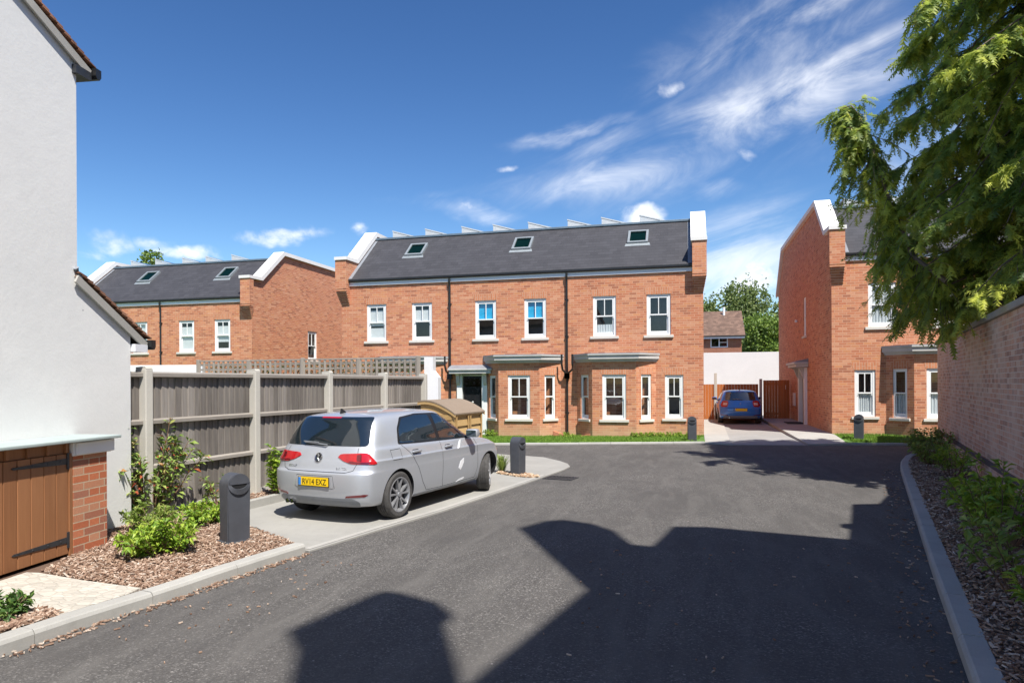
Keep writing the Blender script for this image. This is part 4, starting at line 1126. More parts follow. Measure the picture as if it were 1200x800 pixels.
# ------------------------------------------------------------------ cars
def mat_paint(name, col, metal=.45, rough=.40, flake=.05):
    t = NT(name); P = t.obj()
    n = t.n('TexNoise', {'Vector': P, 'Scale': 900.0, 'Detail': 1}).outputs[0]
    c = t.mix(t.rampv(n, .35, 0, .65, 1), scl(col, 1-flake), scl(col, 1+flake))
    dust = t.rampv(t.noise(P, 3.1, 4, .6), .4, 0, .75, .12)
    c = t.mix(dust, c, (.35,.33,.30))
    return t.done(t.bsdf(c, t.math('ADD', rough, dust), metal, .5, None, Coat_Weight=.85, Coat_Roughness=.03))
M['silver'] = mat_paint('silver_paint', (.475,.495,.53), .45, .42)
M['bluepaint'] = mat_paint('blue_paint', (.022,.17,.58), .2, .3)
M['carglass'] = mat_simple('dark_car_glass', (.010,.016,.020), .02, 0, .1, spec=.9, Coat_Weight=1.0, Coat_Roughness=.01)
M['trim'] = mat_simple('black_trim', (.014,.014,.015), .4)
M['gap'] = mat_simple('shut_line', (.02,.02,.022), .8)
M['valance'] = mat_simple('grey_valance', (.19,.20,.215), .5, 0, .08)
M['chrome'] = mat_simple('chrome', (.75,.75,.76), .12, 1.0, .03)
M['rimsilver'] = mat_simple('alloy_rim', (.33,.335,.35), .38, .5, .1)
M['rimdark'] = mat_simple('rim_pocket', (.03,.03,.032), .5, .3)
M['tyre'] = mat_simple('tyre_rubber', (.055,.052,.050), .85, 0, .25, 20, bump=.2)
M['redlens'] = mat_simple('red_lens', (.42,.008,.012), .12, 0, .15, 9, Coat_Weight=1.0, Coat_Roughness=.03)
M['darkredlens'] = mat_simple('dark_red_lens', (.13,.006,.010), .12, 0, .15, 9, Coat_Weight=1.0)
M['clearlens'] = mat_simple('clear_lens', (.72,.45,.44), .1, 0, .1, 9, Coat_Weight=1.0)
M['plateyellow'] = mat_simple('yellow_plate', (.80,.52,.01), .35, 0, .03)
M['plateblue'] = mat_simple('blue_band', (.04,.22,.62), .35)
M['ink'] = mat_simple('black_ink', (.008,.008,.008), .5)
M['scuff'] = mat_simple('scraped_paint', (.80,.81,.83), .45, .1, .08, 30)  # bright highlights of the dented door, painted on as pale patches
M['cockpit'] = mat_simple('dark_cabin', (.02,.02,.022), .8)

def car_body(L=4.255, W=.898, H=1.452, tail=0.0):
    """hatchback shell from horizontal contours; x forward from the rear bumper, z up; returns smooth bmesh"""
    #      z     w      xr    xf    zf (height at the nose end of the contour)
    LV = [(.215,.770,.16,4.08,.20),(.225,.835,.085,4.15,.21),(.30,.868,.030,4.215,.30),(.44,.888,.004,4.25,.44),(.57,.895,.0,4.252,.54),
          (.645,.8965,.006,4.242,.595),(.664,.8965,.010,4.238,.605),(.678,.8955,.042,4.228,.62),(.705,.893,.056,4.215,.64),(.765,.893,.072,4.18,.68),(.800,.897,.084,4.14,.71),(.812,.8965,.088,4.13,.715),(.824,.884,.094,4.09,.735),(.85,.876,.102,4.05,.755),
          (.935,.856,.132,3.88,.835),(.962,.842,.146,3.48,.915),(.985,.820,.160,3.08,.985),(1.08,.790,.205,2.87,1.09),(1.22,.742,.275,2.63,1.23),(1.345,.684,.338,2.41,1.352),
          (1.388,.635,.345,2.42,1.385),(1.415,.560,.390,2.33,1.405),(1.440,.34,.56,2.10,1.435),(1.450,0,.75,1.9,1.45)]
    fr = [0,.34,.64,.84,.95,.99]          # y fractions round the rear corner
    NS = 11
    grid = []
    for li, (z, w, xr, xf, zf) in enumerate(LV):
        xr -= tail*max(0,(z-.6))*.2 if False else 0
        row = []
        roof = max(0, min(1, (z-1.30)/.12))
        rc = .24 if z < .72 else (.22 if z < .95 else .16)       # depth of the rear corner
        fc = .62 if z < .72 else .60
        if z > .97: fc = .34
        bowr = .055 if z < .95 else .075
        for f in fr:
            x = xr + bowr*f*f + rc*max(0, (f-.66)/.34)**2.8*.55
            row.append((x, f*w*.95, z))
        x0 = row[-1][0]+.075
        ffr = [.975,.90,.76,.55,.29,0]
        fx = []
        for f in ffr:
            x = xf - (.10*f*f) - fc*max(0, (f-.35)/.65)**2.1*.72
            fx.append((x, f*w))
        x1 = fx[0][0]-.12
        for k in range(NS):
            t = k/(NS-1); x = x0+(x1-x0)*t
            bow = 1 - .018*(2*abs(x/L-.48))**2.4*(1 if z < .97 else 1.6)
            row.append((x, w*bow*(1-.055*max(0,(.75-x)/.75)**1.6), z))
        for (x, y) in fx: row.append((x, y, None))
        # heights: level along the side, sloping to zf at the nose
        out = []
        for (x, y, zz) in row:
            if li >= 13 and li <= 16:
                t = max(0, min(1, (x-2.9)/max(.05,(xf-2.9)))) if xf > 2.95 else 0
                h = z + (zf-z)*t*t
                if li == 16: h = z + (zf-z)*t + .02*(1-y/w if w else 1)*t
                h -= .025*max(0,min(1,(x-.6)/2.4)) if li < 17 and li > 13 else 0
            elif li < 13:
                t = max(0, min(1, (x-3.3)/(xf-3.3))); h = z + (zf-z)*t**1.4
            else:
                h = z
                if z > 1.30: h += .0; 
                rz_ = 1 - ((x-1.55)/1.35)**2*.55
                h = z - (.055*max(0,min(1,(z-1.2)/.22)))*min(1,((x-1.5)/1.25)**2)
            out.append((x, y, h))
        grid.append(out)
    bm = bmesh.new(); n = len(grid[0]); V = {}
    for s in (1, -1):
        for i, row in enumerate(grid):
            for j, p in enumerate(row): V[(s,i,j)] = bm.verts.new((p[0]*L/4.255, s*p[1]*W/.898, p[2]*H/1.452))
        for i in range(len(grid)-1):
            for j in range(n-1):
                q = [V[(s,i,j)],V[(s,i,j+1)],V[(s,i+1,j+1)],V[(s,i+1,j)]]
                bm.faces.new(q if s < 0 else list(reversed(q)))
    for j in range(n-1):
        try: bm.faces.new([V[(1,0,j)],V[(1,0,j+1)],V[(-1,0,j+1)],V[(-1,0,j)]])
        except ValueError: pass
    bmesh.ops.remove_doubles(bm, verts=bm.verts, dist=.0004)
    bmesh.ops.dissolve_degenerate(bm, dist=.0004, edges=bm.edges)
    bmesh.ops.recalc_face_normals(bm, faces=bm.faces)
    return bm

def evaluated_mesh(o):
    dg = bpy.context.evaluated_depsgraph_get(); dg.update()
    return bpy.data.meshes.new_from_object(o.evaluated_get(dg))

class Stick:
    """lays shaped pieces on the car's skin"""
    def __init__(self, bvh): self.b = bvh
    def frame(self, kind):
        if kind == 'rear': return Vector((1,0,0)), Vector((0,-1,0))      # s to the right seen from behind
        if kind == 'right': return Vector((0,1,0)), Vector((1,0,0))
        if kind == 'left': return Vector((0,-1,0)), Vector((1,0,0))
        if kind == 'rr': d = Vector((1,.8,0)).normalized(); return d, Vector((d.y,-d.x,0))
        if kind == 'rl': d = Vector((1,-.8,0)).normalized(); return d, Vector((-d.y,d.x,0))*1
        if kind == 'front': return Vector((-1,0,0)), Vector((0,-1,0))
    def hit(self, kind, s, z):
        d, t = self.frame(kind)
        o = t*s + Vector((0,0,z)) - d*4
        if kind in ('right','left'): o = t*s + Vector((0,0,z)) - d*4
        r = self.b.ray_cast(o, d)
        if r[0] is None:
            r2 = self.b.find_nearest(t*s + Vector((0,0,z)) - d*1.0)
            return r2[0], r2[1]
        return r[0], r[1]
    def patch(self, kind, poly, off=.004, step=.045, skirt=.012):
        d, t = self.frame(kind)
        bm = bmesh.new(); vs_ = [bm.verts.new((p[0],p[1],0)) for p in poly]
        tr = tessellate_polygon([[Vector((p[0],p[1],0)) for p in poly]])
        for f in tr:
            try: bm.faces.new([vs_[i] for i in f])
            except ValueError: pass
        for ax in (0,1):
            lo, hi = min(p[ax] for p in poly), max(p[ax] for p in poly)
            k = max(1, int((hi-lo)/step))
            for i in range(1, k):
                pl = lo+(hi-lo)*i/k
                bmesh.ops.bisect_plane(bm, geom=bm.verts[:]+bm.edges[:]+bm.faces[:], plane_co=((pl,0,0) if ax == 0 else (0,pl,0)), plane_no=((1,0,0) if ax == 0 else (0,1,0)))
        bmesh.ops.remove_doubles(bm, verts=bm.verts, dist=1e-5)
        bmesh.ops.recalc_face_normals(bm, faces=bm.faces)
        if bm.faces and sum(f.normal.z for f in bm.faces) < 0: bmesh.ops.reverse_faces(bm, faces=bm.faces)
        bound = [e for e in bm.edges if e.is_boundary]
        mp = {}
        for v in bm.verts:
            p, nn = self.hit(kind, v.co.x, v.co.y)
            if nn.dot(d) > 0: nn = -nn
            mp[v] = p + nn*off; v.tag = False
            v.co = mp[v]
        if skirt:
            r = bmesh.ops.extrude_edge_only(bm, edges=bound)
            for v in [g for g in r['geom'] if isinstance(g, bmesh.types.BMVert)]: v.co = v.co + d*skirt
        k = MB(); k.bm(bm); return k
    def ribbon(self, kind, pts, w=.007, off=.0018, step=.03):
        k = MB(); P = []
        for (a, b) in zip(pts, pts[1:]):
            a, b = Vector((*a,0)), Vector((*b,0)); n = max(1, int((b-a).length/step))
            P += [a.lerp(b, i/n) for i in range(n)]
        P.append(Vector((*pts[-1],0)))
        rows = []
        for i, p in enumerate(P):
            dd = (P[min(i+1,len(P)-1)]-P[max(i-1,0)]).normalized(); nn = Vector((-dd.y,dd.x,0))*w/2
            r_ = []
            for q in (p-nn, p+nn):
                h, no = self.hit(kind, q.x, q.y); d, _ = self.frame(kind)
                if no.dot(d) > 0: no = -no
                r_.append(h+no*off)
            rows.append(r_)
        for a, b in zip(rows, rows[1:]): k.quad(a[0],a[1],b[1],b[0])
        return k

def text_mb(s, width, height, depth=.0015):
    cu = bpy.data.curves.new('lettering', 'FONT'); cu.body = s; cu.size = 1; cu.extrude = .01
    o = bpy.data.objects.new('lettering', cu); COL.objects.link(o)
    me = evaluated_mesh(o); bpy.data.objects.remove(o); bpy.data.curves.remove(cu)
    xs = [v.co.x for v in me.vertices]; ys = [v.co.y for v in me.vertices]
    k = MB(); x0, x1, y0, y1 = min(xs), max(xs), min(ys), max(ys)
    k.add([((v.co.x-(x0+x1)/2)/(x1-x0)*width, (v.co.y-(y0+y1)/2)/(y1-y0)*height, v.co.z/.01*depth) for v in me.vertices], [tuple(p.vertices) for p in me.polygons])
    bpy.data.meshes.remove(me); return k

def make_wheel(root, cx, cy, steer=0, rad=.318, wd=.215, spokes=5, dust=0):
    sg = 1 if cy > 0 else -1
    Mw = Matrix.Translation((cx,cy,rad)) @ Matrix.Rotation(steer,4,'Z') @ Matrix.Rotation(R(-90)*sg,4,'X')   # local z points outwards
    h = wd/2; rr = .225
    k = MB(); k.lathe([(rr,-h+.01),(rr+.02,-h),(rad-.03,-h),(rad-.008,-h+.022),(rad,-h+.05)], 40, Mw)
    prof = [(rad,-h+.05)]
    for i in range(4):
        z0 = -h+.055+i*.034
        prof += [(rad,z0),(rad,z0+.024),(rad-.008,z0+.026),(rad-.008,z0+.032)]
    prof += [(rad,h-.05),(rad-.008,h-.022),(rad-.03,h),(rr+.035,h+.004),(rr+.01,h-.004),(rr,h-.02)]
    k.lathe(prof, 40, Mw)
    ty = k.build('wheel', M['tyre'], root, smooth=35)
    k = MB(); k.lathe([(rr+.012,h-.012),(rr+.010,h+.002),(rr-.004,h+.001),(rr-.016,h-.03),(rr-.02,-h+.02)], 40, Mw)
    r_in, r_out = .045, rr-.008
    for i in range(spokes):
        for da in (-.17,.17):
            a = 2*math.pi*i/spokes+.3; a0, a1 = a+da*.55, a+da*1.55
            p0 = Vector((r_in*math.cos(a0), r_in*math.sin(a0), 0)); p1 = Vector((r_out*math.cos(a1), r_out*math.sin(a1), 0))
            d = (p1-p0).normalized(); n = Vector((-d.y,d.x,0)); w0, w1 = .012, .010
            zz = (h-.016, h-.004)
            P = [p0+n*w0, p0-n*w0, p1-n*w1, p1+n*w1]
            k.add([Mw @ (p+Vector((0,0,z))) for z in (h-.055,) for p in P]+[Mw @ (p+Vector((0,0,z))) for p, z in zip(P,(zz[0],zz[0],zz[1],zz[1]))],
                  [(0,3,2,1),(4,5,6,7),(0,1,5,4),(1,2,6,5),(2,3,7,6),(3,0,4,7)])
    k.lathe([(0,h-.004),(.03,h-.005),(.034,h-.02),(.066,h-.022),(.068,h-.06)], 20, Mw)
    k.build('rim', M['rimsilver'], ty, smooth=35)
    k = MB(); k.lathe([(0,h-.075),(rr-.018,h-.075),(rr-.018,h-.09)], 32, Mw); k.lathe([(.0,h-.062),(.15,h-.062),(.15,h-.075)], 24, Mw); k.build('brake_disc', M['rimdark'], ty)
    return ty

def rounded(poly, r=.03, n=4):
    out = []; N = len(poly)
    for i in range(N):
        p0, p, p1 = (Vector((*poly[j%N],0)) for j in (i-1, i, i+1))
        a = (p0-p); b = (p1-p); la, lb = a.length, b.length; q = min(r, la*.45, lb*.45)
        A = p+a/la*q; B = p+b/lb*q
        for k in range(n+1):
            t = k/n; out.append(tuple(((1-t)**2*A+2*t*(1-t)*p+t*t*B))[:2])
    return out

def hatchback(name, label, loc, rz, paint, spec):
    root = thing(name, label, 'car', loc, rz, None)
    bm = car_body(*spec['dims']); RX = spec['rear_axle']; FX = spec['front_axle']
    off = Matrix.Translation((-RX,0,0))
    bmesh.ops.transform(bm, matrix=off, verts=bm.verts)
    me = bpy.data.meshes.new('body'); bm.to_mesh(me); bm.free()
    tmp = bpy.data.objects.new('tmp', me); COL.objects.link(tmp)
    md = tmp.modifiers.new('s','SUBSURF'); md.levels = 2; md.render_levels = 2
    m2 = evaluated_mesh(tmp)
    bvh = BVHTree.FromPolygons([v.co.copy() for v in m2.vertices], [tuple(p.vertices) for p in m2.polygons])
    S = Stick(bvh)
    # wheel wells cut out of the shell
    AX = [(0, .318), (FX-RX, .318)]
    for i, (ax, az) in enumerate(AX):
        for s in (1,-1):
            cb = bmesh.new(); bmesh.ops.create_cone(cb, cap_ends=True, segments=48, radius1=.352, radius2=.352, depth=.5, matrix=Matrix.Translation((ax, s*.86, az)) @ Matrix.Rotation(R(90),4,'X'))
            cme = bpy.data.meshes.new('c'); cb.to_mesh(cme); cb.free()
            co = bpy.data.objects.new('c', cme); COL.objects.link(co)
            b = tmp.modifiers.new('b%d%d' % (i,s), 'BOOLEAN'); b.operation = 'DIFFERENCE'; b.object = co; b.solver = 'EXACT'
    bm_ = evaluated_mesh(tmp); bm_.name = 'body'
    for o in [o for o in COL.objects if o.name.split('.')[0] in ('c','tmp')]: bpy.data.objects.remove(o)
    bm_.materials.clear(); bm_.materials.append(paint); bm_.materials.append(M['cockpit'])
    for p in bm_.polygons:
        p.use_smooth = True; p.material_index = 0
        c = p.center
        for ax, az in AX:
            if all((bm_.vertices[i].co.x-ax)**2+(bm_.vertices[i].co.z-az)**2 < .3535**2 for i in p.vertices): p.material_index = 1
    bm_.set_sharp_from_angle(angle=R(38))
    body = bpy.data.objects.new('body', bm_); COL.objects.link(body); body.parent = root
    X = lambda x: x-RX
    def st(nm, kind, poly, mat, par=None, off=.004, **k):
        o = S.patch(kind, [(X(p[0]) if kind in ('right','left') else (p[0]-.6247*RX if kind in ('rr','rl') else p[0]), p[1]) for p in poly], off, **k).build(nm, mat, par or root, smooth=40)
        return o
    def rib(kind, pts, w=.007, mat='gap', nm='shut_line', par=None):
        return S.ribbon(kind, [(X(p[0]) if kind in ('right','left') else p[0], p[1]) for p in pts], w).build(nm, M[mat], par or body)
    # glass
    for side in ('right','left'):
        dlo = rounded([(.80,.988),(.87,1.20),(1.02,1.345),(1.45,1.380),(1.95,1.372),(2.26,1.318),(2.56,1.175),(2.87,.995),(2.86,.945),(2.05,.955),(1.35,.970)], .035)
        st('window_trim', side, dlo, M['trim'], off=.003)
        st('side_window', side, rounded([(.84,1.003),(.905,1.195),(1.05,1.325),(1.42,1.356),(1.74,1.352),(1.80,.978)], .03), M['carglass'], off=.0065, skirt=.004)
        st('side_window', side, rounded([(1.885,.974),(1.84,1.350),(2.0,1.346),(2.24,1.296),(2.53,1.158),(2.78,1.005),(2.78,.968)], .03), M['carglass'], off=.0065, skirt=.004)
        rib(side, [(1.10,.99),(1.14,1.33)], .012, 'trim', 'window_divider')
        # doors and flaps
        rib(side, [(1.845,.95),(1.865,.70),(1.865,.36),(1.90,.28)]); rib(side, [(.86,.975),(1.02,.86),(1.20,.64),(1.32,.42),(1.44,.285),(1.90,.278),(2.90,.288),(2.98,.45),(2.96,.80),(2.88,.94)])
        for hx in (1.14, 2.02):
            p, nn = S.hit(side, X(hx+.02), .865); k = MB(); sy = -1 if side == 'right' else 1
            k.bbox(p.x-.105, p.x+.105, -.017, .017, -.018, .018, .012); k.v = [Vector((v.x, p.y+sy*.026+v.y, .868+v.z)) for v in k.v]
            k.build('door_handle', paint, root, smooth=40)
            st('handle_recess', side, rounded([(hx-.06,.835),(hx+.10,.835),(hx+.10,.893),(hx-.06,.893)],.03), M['trim'], body, off=.002)
        st('sill_strip', side, [(1.13,.232),(2.98,.232),(2.98,.268),(1.13,.268)], M['valance'], body, off=.006)
        # mirror
        sy = -1 if side == 'right' else 1
        p, nn = S.hit(side, X(2.66), .985); k = MB(); k.bbox(-.075,.085,-.105,.105,-.065,.065,.035)
        k.xf(Matrix.Translation((p.x+.02, p.y+sy*.155, 1.02)) @ Matrix.Rotation(R(8)*-sy,4,'Z')); mo = k.build('door_mirror', paint, root, smooth=45)
        k = MB(); k.box(-.078,-.070,-.085,.085,-.05,.05); k.xf(Matrix.Translation((p.x+.02, p.y+sy*.155, 1.02)) @ Matrix.Rotation(R(8)*-sy,4,'Z')); k.build('mirror_glass', M['carglass'], mo)
        k = MB(); k.tube([(p.x+.02,p.y-sy*.02,.955),(p.x+.03,p.y+sy*.08,.965)], .025, 8); k.build('mirror_foot', M['trim'], mo)
    st('rear_window', 'rear', rounded(spec['rear_glass'], .05), M['carglass'], off=.005)
    fw = rounded([(-.66,1.02),(.66,1.02),(.54,1.345),(-.54,1.345)], .05); st('windscreen', 'front', fw, M['carglass'], off=.005)
    for s in (1,-1):
        st('headlight', 'front', rounded([(s*.48,.62),(s*.52,.72),(s*.80,.73),(s*.82,.64)],.02), M['clearlens'], off=.006)
    st('grille', 'front', rounded([(-.46,.64),(.46,.64),(.46,.70),(-.46,.70)],.02), M['trim'], off=.005)
    # lights
    for kind, sg in (('rr',1),('rl',1)):
        L0 = st('tail_light', kind, rounded(spec['tail'], .009), M['redlens'], off=.010, skirt=.02, step=.03)
        for poly, m_ in spec['lenses']:
            st('lens', kind, rounded(poly,.012), M[m_], L0, off=.0125, skirt=.004, step=.03)
    for s in (1,-1):
        st('reflector', 'rear', rounded([(s*.50,.352),(s*.76,.368),(s*.80,.395),(s*.76,.402),(s*.52,.378)], .008), M['darkredlens'], off=.005)
    st('brake_light', 'rear', [(-.17,1.350),(.17,1.350),(.165,1.366),(-.165,1.366)], M['redlens'], off=.009)
    # lower valance
    st('valance', 'rear', rounded([(-.66,.225),(.66,.225),(.70,.30),(.62,.345),(-.62,.345),(-.70,.30)], .04), M['valance'], off=.004)
    # number plate
    zp = spec['plate_z']
    ph, _ = S.hit('rear', 0, zp); xs = min(S.hit('rear', s, z)[0].x for s in (-.25,0,.25) for z in (zp-.05, zp+.05))
    if spec.get('plate_panel'):
        st('plate_recess', 'rear', rounded([(-.34,zp-.075),(.34,zp-.075),(.31,zp+.075),(-.31,zp+.075)],.03), M['valance'] if spec['plate_panel'] == 'dark' else paint, body, off=.006)
        for a_, b_ in (((-.31,zp+.078),(.31,zp+.078)),((.31,zp+.078),(.345,zp-.075)),((-.31,zp+.078),(-.345,zp-.075))): rib('rear', [a_, b_], .006)
    k = MB(); k.bbox(xs-.018, xs-.008, -.26, .26, zp-.056, zp+.056, .003); pl_ = k.build('number_plate', M['plateyellow'], root)
    k = MB(); k.box(xs-.0195, xs-.0185, .212, .256, zp-.052, zp+.052); k.build('blue_band', M['plateblue'], pl_)
    if spec.get('plate'):
        k = text_mb(spec['plate'], .415, .074); k.v = [Vector((xs-.0185-p.z, -p.x-.022, zp+p.y)) for p in k.v]; k.build('lettering', M['ink'], pl_)
    k = MB(); k.box(xs-.012, xs-.004, -.27, .27, zp-.064, zp+.062); k.build('plate_backing', M['trim'], pl_)
    # tailgate joints
    rib('rear', [(-.60,.98),(-.645,.80),(-.60,.70),(-.5,.672),(.5,.672),(.60,.70),(.645,.80),(.60,.98)])
    # badge
    hb, nb = S.hit('rear', 0, spec['badge_z'])
    if nb.x > 0: nb = -nb
    q = nb.to_track_quat('Z','Y').to_matrix().to_4x4(); BM_ = Matrix.Translation(hb) @ q
    # emblem drawn in its own plane: local X/Y of the plane, up = +z
    up = Vector((0,0,1)) - nb*nb.z; up.normalize(); rt = Vector((0,-1,0))
    def E_(a, b, c=0): return hb + rt*a + up*b + nb*c
    k = MB()
    if spec['badge'] == 'vw':
        n_ = 40
        ring = [E_(.064*math.cos(2*math.pi*i/n_), .064*math.sin(2*math.pi*i/n_), .008) for i in range(n_+1)]
        k.tube(ring, .0042, 6, False)
        k.tube([E_(-.026,.054,.008),E_(0,.006,.008),E_(.026,.054,.008)], .0036, 6)
        k.tube([E_(-.055,.026,.008),E_(-.026,-.052,.008),E_(0,-.006,.008),E_(.026,-.052,.008),E_(.055,.026,.008)], .0042, 6)
    else:
        for o_ in (0,): k.tube([E_(0,.05,.008),E_(.03,0,.008),E_(0,-.05,.008),E_(-.03,0,.008),E_(0,.05,.008)], .010, 6)
    bd = k.build('badge', M['chrome'], root, smooth=50)
    if spec['badge'] == 'vw':
        k = MB(); c0 = E_(0,0,.003); k.add([c0]+[E_(.064*math.cos(2*math.pi*i/24), .064*math.sin(2*math.pi*i/24), .003) for i in range(24)], [(0,1+i,1+(i+1)%24) for i in range(24)]); k.build('badge_disc', M['trim'], bd)
    for (txt, yc, zc_, w_, h_) in spec.get('badges', []):
        h0, n0 = S.hit('rear', yc, zc_)
        if n0.x > 0: n0 = -n0
        u0 = (Vector((0,0,1))-n0*n0.z).normalized(); r0 = u0.cross(n0).normalized()
        if r0.y > 0: r0 = -r0
        k = text_mb(txt, w_, h_, .003); k.v = [h0 + r0*p.x + u0*p.y + n0*(.004+p.z) for p in k.v]; k.build('lettering', M['chrome'], body)
    # wiper, aerial, exhausts
    a_, na = S.hit('rear', .10, 1.005); b_, nb2 = S.hit('rear', -.30, 1.03)
    k = MB(); o1 = Vector((-.03,0,.01)); k.tube([a_+o1*.5, a_+o1, b_+o1], .010, 6); k.tube([b_+o1+Vector((0,.02,.01)), b_*.35+a_*.65+o1*1.0+Vector((-.005,0,.018))], .008, 6); k.build('rear_wiper', M['valance'], root)
    r_ = bvh.ray_cast(Vector((X(.62),0,3)), Vector((0,0,-1)))[0]
    k = MB(); k.prism([(r_.x-.07,r_.z-.01),(r_.x+.06,r_.z-.01),(r_.x+.02,r_.z+.02),(r_.x-.05,r_.z+.06)], 'y', -.014, .014); k.build('roof_aerial', M['trim'], root)
    k = MB()
    for y in spec['exhaust']:
        k.tube([(X(.02),y,.262),(X(.35),y,.262)], .030, 12, False); k.tube([(X(.03),y,.262),(X(.3),y,.262)], .022, 10)
    k.build('exhaust_pipe', M['chrome'], root)
    if spec.get('flap'): rib('right', [(.58,.93),(.80,.935),(.815,.80),(.60,.795),(.58,.93)], .006)
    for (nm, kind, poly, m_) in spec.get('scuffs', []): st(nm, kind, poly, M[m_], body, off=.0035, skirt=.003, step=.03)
    # wheels
    tw = .775 if spec['dims'][1] > .88 else .75
    for ax, stv in ((0,0),(FX-RX, spec.get('steer',0))):
        for s in (1,-1): make_wheel(root, ax, s*tw, stv)
    k = MB(); k.box(X(.5), X(3.8), -.62, .62, .20, .30); k.build('underbody', M['cockpit'], root)
    return root

GOLF = dict(dims=(4.255,.898,1.452), rear_axle=.755, front_axle=3.392,
    rear_glass=[(-.715,1.0),(.715,1.0),(.615,1.368),(-.615,1.368)],
    tail=[(.33,.862),(.365,.897),(.41,.905),(.70,.918),(.745,.90),(.84,.788),(.80,.776),(.50,.782),(.40,.815)],
    lenses=[([(.44,.822),(.44,.89),(.55,.90),(.55,.815)],'redlens'), ([(.575,.815),(.58,.895),(.64,.90),(.64,.81)],'darkredlens'), ([(.46,.793),(.72,.778),(.76,.80),(.48,.812)],'darkredlens')],
    plate='RV14 EXZ', plate_z=.545, plate_panel='paint', badge='vw', badge_z=.845, badges=[('2.0 TDI',.42,.722,.17,.026),('GOLF',-.44,.735,.15,.026)], exhaust=(.50,.42), flap=True, steer=R(24),
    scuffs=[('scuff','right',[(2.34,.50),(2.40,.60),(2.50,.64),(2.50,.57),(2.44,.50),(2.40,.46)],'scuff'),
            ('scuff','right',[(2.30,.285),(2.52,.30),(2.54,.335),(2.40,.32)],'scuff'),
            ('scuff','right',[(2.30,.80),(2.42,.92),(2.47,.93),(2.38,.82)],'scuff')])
hd_ = R(90-11)
ax_ = ground(473,607,.012); ax_ = Vector((ax_.x,ax_.y,.012)) + Vector((math.cos(hd_+R(90)), math.sin(hd_+R(90)), 0))*.83
car_ = hatchback('parked_hatchback', 'silver hatchback with scraped front door parked on the concrete bay', ax_, hd_, M['silver'], GOLF); car_.scale = (.92,.885,.93)
MEG = dict(dims=(4.25,.885,1.44), rear_axle=.80, front_axle=3.40,
    rear_glass=[(-.62,.99),(.62,.99),(.55,1.33),(-.55,1.33)],
    tail=[(.47,.72),(.46,.86),(.50,.955),(.64,.975),(.72,.93),(.75,.80),(.68,.71)],
    lenses=[([(.49,.79),(.49,.88),(.64,.89),(.64,.79)],'clearlens')],
    plate=None, plate_z=.60, plate_panel=None, badge='diamond', badge_z=.84, exhaust=(.45,))
blue_ = hatchback('parked_hatchback', 'blue hatchback parked at the far end of the drive between the two houses', (1.98, 28.3, .075), R(90), M['bluepaint'], MEG); blue_.scale = (.92,.92,.92)
# ------------------------------------------------------------------ vegetation
def leaf(k, p, d, up, L, w, fold=.25):
    """one leaf: two halves sharing the midrib, tip bent"""
    d = d.normalized(); s = d.cross(up)
    if s.length < 1e-4: s = d.cross(Vector((1,0,0)))
    s.normalize(); n = s.cross(d)
    m = p + d*L*.5 + n*L*.06; t = p + d*L - n*L*.10
    a = m + s*w*.5 + n*w*fold; b = m - s*w*.5 + n*w*fold
    i = len(k.v); k.v += [p, a, t, b, m]
    k.f += [(i,i+1,i+4),(i+1,i+2,i+4),(i+4,i+2,i+3),(i,i+4,i+3)]
def rvec(r, a=1): return Vector((r.uniform(-a,a), r.uniform(-a,a), r.uniform(-a,a)))

def shrub(name, label, loc, H, spread, stems, per, L, w, mat, seed, group=None, cat='shrub', lean=(0,0), low=.15, droop=.1, stem_r=.008, whorl=1, stemmat='twig'):
    r = random.Random(seed); root = thing(name, label, cat, loc, 0, group); S = MB(); F_ = MB()
    for i in range(stems):
        az_ = r.uniform(0, 2*math.pi); out = spread*math.sqrt(r.random()); h = H*r.uniform(.65,1.0)*(1-.35*(out/spread)**2 if spread else 1)
        base = Vector((math.cos(az_)*out*.25, math.sin(az_)*out*.25, -.03))
        tip = Vector((math.cos(az_)*out+lean[0]*h, math.sin(az_)*out+lean[1]*h, h))
        n = 7; pts = []
        for j in range(n):
            t = j/(n-1); p = base.lerp(tip, t); p.x += (tip.x-base.x)*.25*(t*t-t); p.y += (tip.y-base.y)*.25*(t*t-t); p.z -= droop*h*t**3*out/max(spread,.01)
            p += rvec(r, .012)*(1 if 0 < j else 0); pts.append(p)
        S.tube(pts, stem_r, 5, r1=stem_r*.35)
        for q in range(per):
            t = low+(1-low)*r.random()**.75; f = t*(n-1); j = min(n-2, int(f)); p = pts[j].lerp(pts[j+1], f-j)
            ax = (pts[j+1]-pts[j]).normalized()
            a2 = r.uniform(0, 2*math.pi); side = ax.orthogonal().normalized(); side.rotate(Matrix.Rotation(a2, 3, ax))
            off = side*r.uniform(.0, .10)*spread*(1.2-t*.6)
            d = side*1.0 + ax*r.uniform(.1,.8) + Vector((0,0,r.uniform(-.25,.25)))
            ll = L*r.uniform(.6,1.15)
            leaf(F_, p+off, d, Vector((0,0,1))+rvec(r,.5), ll, w*r.uniform(.75,1.15)*ll/L)
    S.build('stem', M[stemmat], root); F_.build('foliage', M[mat], root, recalc=False)
    return root

